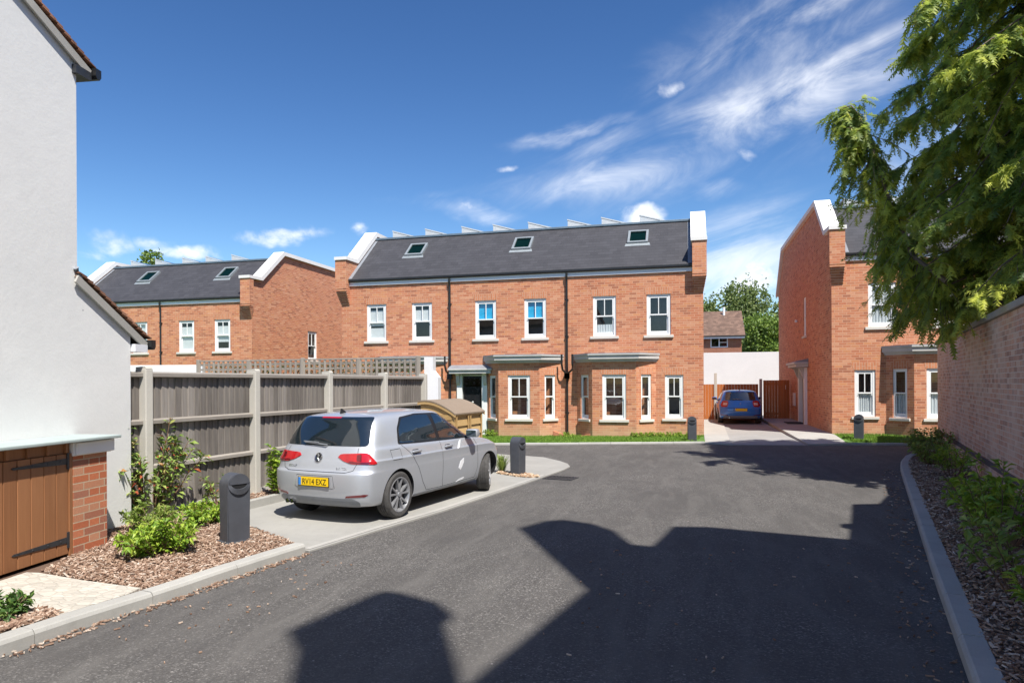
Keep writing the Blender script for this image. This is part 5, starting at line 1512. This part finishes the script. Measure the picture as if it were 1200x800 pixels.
# left bed
B = lambda u, v, z=.08: ground(u, v, z)
shrub('photinia_shrub', 'tall leggy shrub with red young leaves against the first fence post', B(172,606), 1.42, .62, 17, 60, .105, .045, 'photinia', 3, lean=(.06,.02), stem_r=.010)
shrub('leafy_shrub', 'sprawling bright yellow-green shrub in bark mulch left of the nearest bollard', B(192,648), .40, .42, 34, 46, .075, .034, 'limeleaf', 5, droop=.3)
shrub('leafy_shrub', 'yellow-green shrub tucked behind the nearest bollard', B(236,613), .36, .32, 24, 42, .075, .034, 'limeleaf', 8, droop=.3)
shrub('leafy_shrub', 'dark green low shrub between brick store and photinia', B(140,612), .38, .26, 14, 34, .085, .035, 'darkleaf', 12, droop=.3)
shrub('leafy_shrub', 'pale green spreading shrub under the tall red-tipped one', B(176,620), .34, .30, 16, 36, .085, .036, 'paleleaf', 14, droop=.25)
shrub('leafy_shrub', 'small green shrub at the bottom left corner by the kerb', ground(4,724,.10), .22, .20, 16, 28, .065, .030, 'darkleaf', 21, droop=.3)
shrub('leafy_shrub', 'yellow-green climbing shrub on the fence beside the silver car tail light', ground(322,580,.10), .80, .17, 11, 44, .095, .055, 'limeleaf', 23, low=.1)
shrub('leafy_shrub', 'thin red-leaved twiggy shrub along the fence foot', ground(258,588,.12), .52, .30, 8, 26, .08, .032, 'photinia', 27)
# grass tuft on the island
def tuft(name, label, loc, H, n, spread, mat, seed, cat='plant'):
    r = random.Random(seed); k = MB()
    for i in range(n):
        a = r.uniform(0,2*math.pi); o_ = spread*r.random(); d = Vector((math.cos(a),math.sin(a),0)); s = Vector((-d.y,d.x,0)); h = H*r.uniform(.5,1)
        p0 = d*o_*.2; P = [p0, p0+d*o_*.35+Vector((0,0,h*.6)), p0+d*o_*.9+Vector((0,0,h)), p0+d*o_*1.5+Vector((0,0,h*.95))]
        ww = [.006,.006,.004,.0005]; b = len(k.v)
        for p, w_ in zip(P,ww): k.v += [p-s*w_, p+s*w_]
        k.f += [(b+2*j,b+2*j+1,b+2*j+3,b+2*j+2) for j in range(3)]
    o = k.build(name, M[mat], recalc=False); o.location = loc; return tag(o, label, cat)
tuft('ornamental_grass', 'arching tuft of pale ornamental grass on the concrete island', ground(588,553,.01), .34, 170, .22, 'paleleaf', 2)
# plants at the foot of the terrace
xs_ = [748,757,767,778,789,800]
for i, u in enumerate(xs_):
    shrub('low_hedge_plant', 'low clipped yellow-green plant in the row under the right-hand windows', ground(u, 512.6, .0), .20, .26, 10, 34, .06, .032, 'limeleaf', 40+i, group='low plants under the right-hand windows', cat='plant')
shrub('low_hedge_plant', 'low yellow-green plant at the foot of the white door surround', ground(574,511.5,-.05), .30, .30, 14, 34, .07, .035, 'limeleaf', 50, cat='plant')
shrub('low_hedge_plant', 'low yellow-green plant between the two terracotta boxes', ground(665,513,-.05), .20, .28, 12, 30, .06, .033, 'limeleaf', 51, cat='plant')
# right bed
RB = [(1080,531,.60,.42,'paleleaf',22,44,.09,'pale yellow-green shrub at the far end of the right bed by the lawn'),
      (1098,534,.75,.45,'photinia',16,36,.09,'red-tinged airy shrub near the far end of the brick wall'),
      (1092,545,.55,.46,'paleleaf',17,34,.085,'bushy pale green shrub where the right kerb curves'),
      (1118,560,.62,.42,'limeleaf',13,32,.09,'pale green open shrub halfway along the brick wall'),
      (1130,585,.40,.34,'photinia',9,20,.085,'sparse reddish shrub in the shaded right bed'),
      (1172,640,.95,.55,'limeleaf',18,34,.115,'large pale green leafy shrub against the brick wall at the right edge'),
      (1150,610,.62,.40,'limeleaf',13,34,.10,'bright green shrub in front of the brick wall plinth'),
      (1205,700,.80,.46,'paleleaf',12,30,.11,'tall thin-stemmed shrub closest on the right edge'),
      (1228,760,.55,.30,'limeleaf',9,22,.10,'small leafy sapling at the bottom right corner')]
for i, (u, v, H, sp, mt, stn, per, L, lab) in enumerate(RB):
    shrub('bed_shrub', lab, ground(u, v, .09), H, sp, stn, per, L, L*.5, mt, 70+i, low=.3 if H > .6 else .12)

# ---- bark mulch, gravel and litter (uncountable)
def scatter(name, polys, n, mat, seed, z0, lw=(.02,.07), ww=(.006,.02), tilt=.5, kind='stuff', zv=.025, thick=.004):
    r = random.Random(seed); k = MB(); tris = []
    for poly in polys:
        P = [Vector((p[0],p[1],0)) for p in poly]
        for t in tessellate_polygon([P]):
            a, b, c = (P[i] for i in t); tris.append((a,b,c,((b-a).cross(c-a)).length/2))
    tot = sum(t[3] for t in tris); ws = [t[3] for t in tris]
    for t in r.choices(tris, ws, k=n):
        u, v = r.random(), r.random()
        if u+v > 1: u, v = 1-u, 1-v
        p = t[0]+(t[1]-t[0])*u+(t[2]-t[0])*v; p.z = z0+r.random()*zv
        l, w_ = r.uniform(*lw)*(1 if r.random() < .9 else 1.5), r.uniform(*ww); a = r.uniform(0,2*math.pi)
        d = Vector((math.cos(a),math.sin(a),r.uniform(-tilt,tilt))).normalized(); s = Vector((-d.y,d.x,r.uniform(-tilt,tilt))).normalized()
        nn = d.cross(s).normalized()*thick
        q = [p-d*l/2-s*w_*.35, p-d*l*.1-s*w_*.55, p+d*l/2-s*w_*.3, p+d*l/2+s*w_*.3, p+s*w_*.55, p-d*l/2+s*w_*.35]
        b = len(k.v); k.v += [x+nn for x in q]+[x-nn for x in q]
        k.f += [(b,b+1,b+4,b+5),(b+1,b+2,b+3,b+4)] + [(b+i,b+6+i,b+6+(i+1)%6,b+(i+1)%6) for i in range(6)]
    o = k.build(name, M[mat], recalc=False); o['kind'] = kind
    return o
xy = lambda pts: [tuple(p)[:2] for p in pts]
bedL = xy([ground(99,680,.08),ground(165,688,.08)]) + xy(KLi[3:]) + [tuple(bedR)[:2], tuple(ground(296,618,.08))[:2], tuple(ground(262,606,.08))[:2], tuple(ground(205,600,.08))[:2], tuple(ground(150,603,.08))[:2], tuple(ground(122,622,.08))[:2], tuple(ground(84,650,.08))[:2], tuple(ground(50,668,.08))[:2]]
scatter('bark_mulch', [bedL], 14000, 'chip', 1, .068, lw=(.015,.05), ww=(.005,.015))
scatter('bark_mulch', [xy([ground(0,729,.09),ground(30,717,.09),ground(52,714,.09),ground(71,719,.09),ground(30,733,.09),ground(0,742,.09)]) + xy([ground(-60,770,.09), ground(-60,740,.09)])], 1300, 'chip', 4, .092)
scatter('bark_mulch', [xy(PADK)+[tuple(FL(d))[:2] for d in (15.2,8.3)]], 3500, 'chip', 5, .085)
bedRp = [xy([KRi[i],KRi[i+1]])+[tuple(wallpt(KRi[i+1].y,-.05))[:2], tuple(wallpt(KRi[i].y,-.05))[:2]] for i in range(0,6)]
bedRn = [xy([KRi[0].lerp(KRi[1],.72),KRi[1],KRi[2],KRi[3]])+[tuple(wallpt(KRi[3].y,-.05))[:2], tuple(wallpt(KRi[0].lerp(KRi[1],.72).y,-.05))[:2]]]
scatter('bark_mulch', bedRn, 12000, 'chip', 2, .084, lw=(.015,.06))
scatter('bark_mulch', bedRp[3:], 5500, 'chip', 3, .084, lw=(.03,.09), ww=(.01,.025))
scatter('gravel', [xy([ground(584,553.5),ground(598,555.2),ground(615,556.2),ground(632,559.5),ground(622,560.2),ground(605,559),ground(584,555.5)])], 500, 'gravelchip', 6, .014, lw=(.03,.07), ww=(.025,.05), thick=.012)
lit = [xy([KR[i],KR[i+1]]) + xy(reversed(offset(KR[i:i+2], .32))) for i in range(0,5)]
scatter('bark_litter', lit, 420, 'chip', 9, .0, zv=.008, tilt=.15, lw=(.010,.05), ww=(.003,.009))
scatter('bark_litter', [xy([ground(700,640),ground(1060,640),ground(1110,790),ground(600,790)])], 60, 'chip', 10, .0, zv=.006, tilt=.1, lw=(.01,.035), ww=(.005,.012))
lk_ = [xy(KL[i:i+2]) + xy(reversed(offset(KL[i:i+2], -.10))) for i in range(1,6)]
scatter('bark_litter', lk_, 330, 'chip', 11, .0, zv=.008, tilt=.2, lw=(.01,.04), ww=(.005,.012))
scatter('bark_litter', [xy([ground(100,740),ground(360,655),ground(420,660),ground(200,790)])], 60, 'chip', 12, .0, zv=.006, tilt=.1, lw=(.01,.03), ww=(.004,.01))

# ---- lawn blades (uncountable)
def blades(name, poly3, n, seed, h=.055):
    r = random.Random(seed); k = MB(); P = [Vector(p) for p in poly3]; tris = []
    for t in tessellate_polygon([[Vector((p.x,p.y,0)) for p in P]]):
        a, b, c = (P[i] for i in t); tris.append((a,b,c,(Vector((b.x-a.x,b.y-a.y,0)).cross(Vector((c.x-a.x,c.y-a.y,0)))).length/2))
    ws = [t[3] for t in tris]
    for t in r.choices(tris, ws, k=n):
        u, v = r.random(), r.random()
        if u+v > 1: u, v = 1-u, 1-v
        p = t[0]+(t[1]-t[0])*u+(t[2]-t[0])*v; a = r.uniform(0,6.283); s = Vector((math.cos(a),math.sin(a),0))*r.uniform(.008,.014); q = Vector((r.uniform(-.03,.03),r.uniform(-.03,.03),h*r.uniform(.5,1.2)))
        b = len(k.v); k.v += [p-s,p+s,p+q]; k.f.append((b,b+1,b+2))
    o = k.build(name, M['grass'], recalc=False); o['kind'] = 'stuff'; return o
def z3(pts): return [p if len(p) == 3 else (*p, .045) for p in pts]
blades('lawn_grass', [(-7.5,18.1,.03),(-5.07,18.3,.045),(-2.8,18.72,.045),(-1.0,19.3,.045),(.2,19.75,.045),(.5,22.2,.02),(-7.5,22.2,-.08)], 24000, 31)
blades('lawn_grass', [(4.35,20.2,.05),(8.5,20.5,.05),(8.5,22.2,.12),(4.2,22.2,.10)], 13000, 32, .07)

# ---- the big conifer leaning over the brick wall
def conifer():
    r = random.Random(11)
    TB = Vector((7.4, 12.9, 0)); root = thing('conifer_tree', 'large dark green conifer with yellow-green tips overhanging the brick wall', 'tree', TB)
    tk = MB(); Htop = 14.0
    tk.tube([(0,0,-.3),(.05,0,2),(.0,.1,5),(.1,.05,9),(.05,.1,Htop)], .34, 12, r1=.03); tk.build('trunk', M['bark'], root)
    br = MB(); fo = MB()
    def spray(p, d, L):
        """flat drooping frond: a rachis with side leaflets, one connected piece"""
        d = d.normalized(); s = d.cross(Vector((0,0,1)))
        if s.length < .05: s = Vector((1,0,0))
        s.normalize(); s = (s + Vector((0,0,r.uniform(-.7,.7)))).normalized()
        n = 5; b = len(fo.v); base = []
        pts = []
        for i in range(n+1):
            t = i/n; pts.append(p + d*L*t + Vector((0,0,-.38*L*t*t)))
        fo.v += pts
        for i in range(n):
            w_ = L*.42*math.sin(math.pi*(.18+.74*i/n))
            for sg in (1,-1):
                tip = pts[i] + (s*sg*w_) + (pts[i+1]-pts[i])*1.25 + Vector((0,0,-w_*.22+r.uniform(-.02,.02)))
                k_ = len(fo.v); fo.v.append(tip); fo.f.append((b+i, b+i+1, k_))
    def branch(z, az_, L, rise=.12, droopk=.34, dens=1.0):
        d0_ = Vector((math.cos(az_), math.sin(az_), 0)); pts = []; n = 9
        for i in range(n):
            t = i/(n-1); pts.append(Vector((0,0,z)) + d0_*L*t + Vector((0,0,L*(rise*math.sin(t*2.2) - droopk*t**2.4))) + rvec(r,.04)*t)
        br.tube(pts, max(.018,.022*L*.5), 6, r1=.006)
        m = int(L*11*dens)
        for q in range(m):
            t = .16+.84*r.random()**.8; f = t*(n-1); j = min(n-2,int(f)); p = pts[j].lerp(pts[j+1], f-j); ax = (pts[j+1]-pts[j]).normalized()
            sd_ = ax.cross(Vector((0,0,1))).normalized()*r.choice((1,-1)); l2 = (.34+.75*(1-t))*r.uniform(.5,1.1)*min(1.2,.5+L*.16)
            d2 = (ax*r.uniform(.5,1.0) + sd_*r.uniform(.5,1.1) + Vector((0,0,r.uniform(-.55,.12)))).normalized()
            tw = [p + d2*l2*e + Vector((0,0,-.35*l2*e*e)) for e in (0,.5,1)]
            if l2 > .45: br.tube(tw, .007, 4, r1=.003, caps=False)
            ns = 6+int(l2*17)
            for e in range(ns):
                tt = (e+.6)/ns; c = tw[0].lerp(tw[1], tt*2) if tt < .5 else tw[1].lerp(tw[2], tt*2-1)
                dd = d2*r.uniform(.3,1) + rvec(r,.9) + Vector((0,0,-.30)); spray(c, dd, r.uniform(.10,.20))
    def reach(z):
        if z < 3: return 3.7
        if z < 7.5: return 4.1
        return max(.4, 4.0*(1-(z-7.5)/8.5)+.25)
    nb = 0
    for i in range(165):
        z = 3.1 + 10.3*(i/165)**1.05; az_ = (i*2.399963) % (2*math.pi)
        L = reach(z)*r.uniform(.72,1.05)
        # the side towards the road keeps its longest boughs
        face = math.cos(az_-math.radians(170))
        branch(z, az_, L, r.uniform(.06,.24), r.uniform(.18,.34), 1.0 if face > -.3 else .62)
    for i in range(64):       # the dense side that faces the road and the light
        z = 3.9 + 9.4*(i/64); az_ = R(188 + (i*41.7) % 112)
        branch(z, az_, min(reach(z), 4.0)*r.uniform(.62,.98), r.uniform(.08,.26), r.uniform(.14,.30), 1.25)
    # low boughs hanging over the wall, and the long bough reaching across the sky
    def toward(u, v, d_, z0, k=.34, dens=1.3):
        xc = (u-600)/F*d_; tgt = site(xc, d_); zt = CAMH + (VH-.0052*(u-600)-v)/F*d_
        dx = tgt-TB; L = math.hypot(dx.x,dx.y); az_ = math.atan2(dx.y,dx.x)
        branch(z0, az_, L, .10, (z0-zt)/L+.10*math.sin(2.2), dens)
    toward(1062,60,12.6,8.6); toward(1060,110,12.6,7.6); toward(1050,150,12.4,6.8); toward(1046,200,12.4,6.0); toward(1040,250,12.4,5.2); toward(1036,300,12.4,4.6)
    toward(1075,150,11.6,8.2,k=.3,dens=1.4); toward(1085,205,11.2,7.2,dens=1.4); toward(1100,80,11.4,9.2,dens=1.4); toward(1120,240,10.6,6.4,dens=1.4); toward(1150,180,10.2,7.6,dens=1.4); toward(1180,260,9.8,6.2,dens=1.4)
    # one bough that climbs out, bends over at the top and hangs its foliage down the outside
    def px(u, v, d_): q = site((u-600)/F*d_, d_, CAMH + (VH-.0052*(u-600)-v)/F*d_); return q-TB
    path = [px(1110,330,11.4),px(1070,300,11.9),px(1045,240,12.2),px(1027,185,12.4),px(1012,140,12.5),px(999,124,12.6),px(986,128,12.7)]
    br.tube(path, .045, 7, r1=.008)
    for i in range(len(path)-1):
        a, b = path[i], path[i+1]; n_ = 34
        for q in range(n_):
            t = (q+r.random())/n_; p = a.lerp(b, t); g = (i+t)/(len(path)-1)
            l2 = r.uniform(.18,.50) if g > .85 else r.uniform(.3,1.0)*(1.15-.5*g)
            out = Vector((-.62,.16,0))*r.uniform(-.5,1.0) + rvec(r,.45); d2 = (out + Vector((0,0,r.uniform(-1.3,-.1)))).normalized()
            tw = [p + d2*l2*e + Vector((0,0,-.30*l2*e*e)) for e in (0,.5,1)]
            if l2 > .5: br.tube(tw, .007, 4, r1=.003, caps=False)
            ns = 5+int(l2*15)
            for e in range(ns):
                tt = (e+.6)/ns; c = tw[0].lerp(tw[1], tt*2) if tt < .5 else tw[1].lerp(tw[2], tt*2-1)
                spray(c, d2*r.uniform(.3,1)+rvec(r,.8)+Vector((0,0,-.35)), r.uniform(.10,.20))
    toward(1060,338,13.5,3.6,dens=1.3); toward(1085,366,13.0,3.4,dens=1.3); toward(1105,358,13.6,3.3); toward(1045,311,13.2,3.8,dens=1.1); toward(1130,341,12.6,3.2); toward(1165,311,12.0,3.6); toward(1190,296,11.5,3.8)
    br.build('branch', M['bark'], root); fo.build('crown', M['conifer'], root, recalc=False)
    return root
conifer()

# ---- trees beyond the houses
def crown_tree(name, label, loc, H, Rr, mat, seed, n=5200, leafL=.34, lobes=16, zb=.28, group=None, squash=.8):
    r = random.Random(seed); root = thing(name, label, 'tree', loc, 0, group)
    t = MB(); t.tube([(0,0,-.3),(.1,.05,H*.3),(0,.1,H*.55)], H*.022, 8, r1=H*.008)
    C_ = []
    for i in range(lobes):
        a = r.uniform(0,6.283); q = Rr*.72*math.sqrt(r.random()); zc = H*(zb+.1)+(H*(.90-zb))*r.random(); fall = 1-.55*max(0,(zc/H-.6)/.4)
        C_.append((Vector((math.cos(a)*q*fall, math.sin(a)*q*fall, zc)), Rr*r.uniform(.26,.46)))
        t.tube([(0,.05,H*.32), (C_[-1][0]*.55).to_tuple()[:2]+(H*.32+(zc-H*.32)*.6,), C_[-1][0]], H*.008, 5, r1=.02)
    C_.append((Vector((0,0,H*.88)), Rr*.36))
    t.build('trunk', M['bark'], root); k = MB()
    for i in range(n):
        c, rad = r.choice(C_); d = rvec(r).normalized(); rr_ = rad*(.55+.5*r.random()**.6)
        p = c + Vector((d.x*rr_, d.y*rr_, d.z*rr_*squash))
        if r.random() < .06: p += d*rad*.35
        leaf(k, p, rvec(r)+d*.6+Vector((0,0,-.2)), d+rvec(r,.7), leafL*r.uniform(.6,1.2), leafL*.62)
    k.build('crown', M[mat], root, recalc=False); return root
def at_d(u, d_): return site((u-600)/F*d_, d_)
def h_at(u, v, d_): return CAMH + (VH-.0052*(u-600)-v)/F*d_
crown_tree('broadleaf_tree', 'large round grey-green tree filling the gap beyond the white wall', at_d(868,78), h_at(868,344,78), 5.6, 'oakleaf', 5, 15000, .40, 30, .1)
crown_tree('broadleaf_tree', 'bright green tree right of the brown roof beside the end wall', at_d(899,66), h_at(899,372,66), 3.3, 'limetree', 6, 8000, .34, 18, .02)
crown_tree('broadleaf_tree', 'dark tree at the left of the gap above the brown roof', at_d(826,84), h_at(826,352,84), 3.6, 'oakleaf', 7, 6000, .40, 12, .1)
crown_tree('broadleaf_tree', 'grey-green tree partly hidden by the right-hand house end', at_d(920,84), h_at(920,352,84), 4.4, 'oakleaf', 9, 7000, .40, 12, .1)
crown_tree('broadleaf_tree', 'bright treetop just showing over the left terrace roof', at_d(172,62), h_at(172,303,62), 2.6, 'limetree', 8, 2600, .40, 10, .3)

# ------------------------------------------------------------------ houses behind the viewpoint, whose gables shade the road
tan_e = math.tan(SUN_EL); hx, hy = math.sin(SUN_AZ), -math.cos(SUN_AZ)     # towards the sun
def caster(name, label, outline, K0, deep, mat, roofmat=None):
    """a building whose road-side wall stands along the line x - .223 y = K0; its skyline is given by where its shadow reaches"""
    pts = []
    for (u, v) in outline:
        g = ground(u, v); t = (K0-(g.x-.223*g.y))/(hx-.223*hy)
        pts.append((g.y+hy*t, t*tan_e))
    q = [(p[0], p[1]) for p in pts]
    q = [(q[0][0], -.3)] + q + [(q[-1][0], -.3)]
    k = MB(); n = len(q)
    f = [Vector((K0+.223*y, y, z)) for y, z in q]; back = Vector((hx,hy,0)).normalized()*deep
    tr = tessellate_polygon([[Vector((y,z,0)) for y, z in q]])
    k.add(f+[p+back for p in f], [tuple(t) for t in tr]+[tuple(n+i for i in t) for t in tr]+[(i,(i+1)%n,n+(i+1)%n,n+i) for i in range(n)])
    o = k.build(name, M[mat]); return tag(o, label, 'house')
caster('neighbour_house', 'brick house with stepped gables behind the right boundary wall whose shadow crosses the road',
       [(430,900),(548,800),(687,690),(612,622),(607,618),(640,609),(662,608),(696,613),(698,616),(722,635),(764,639),(788,616),(830,616.5),(994,631),(996,618),(985,617),(985,613),(997,612.5),(998.5,590),(1030,589.5),(1060,560)], 3.3, .5, 'oldbrick')
caster('neighbour_house', 'gabled brick house standing further back along the road whose shadow falls beside the kerb',
       [(330,850),(338,800),(351,748),(336,738),(362,727),(436,695),(452,691),(468,693),(514,705),(503,714),(512,750),(523,800),(530,850)], 3.3, .35, 'oldbrick')

A, B_ = site(-.452*20.5, 20.5), site(-.15*18.6, 18.6)  # leaves added behind the trellis so that its holes look dark
r = random.Random(77); k = MB(); dv = B_-A; nv = Vector((-dv.y,dv.x,0)).normalized()
for i in range(5200):
    q = A + dv*r.random() + nv*(.12+.35*r.random()); q.z = 1.3+1.0*r.random()
    leaf(k, q-A, rvec(r)+Vector((0,0,.2)), rvec(r), r.uniform(.05,.10), .04)
hg = thing('hedge', 'dark hedge glimpsed through the holes of the trellis', 'hedge', A); k.build('foliage', M['darkhedge'], hg, recalc=False)
k = MB()
for i in range(16):
    q = dv*((i+.5)/16) + nv*.3; k.tube([q, q+Vector((.03,0,1.2)), q+Vector((-.02,.03,2.2))], .02, 5, r1=.006)
k.build('stem', M['twig'], hg)
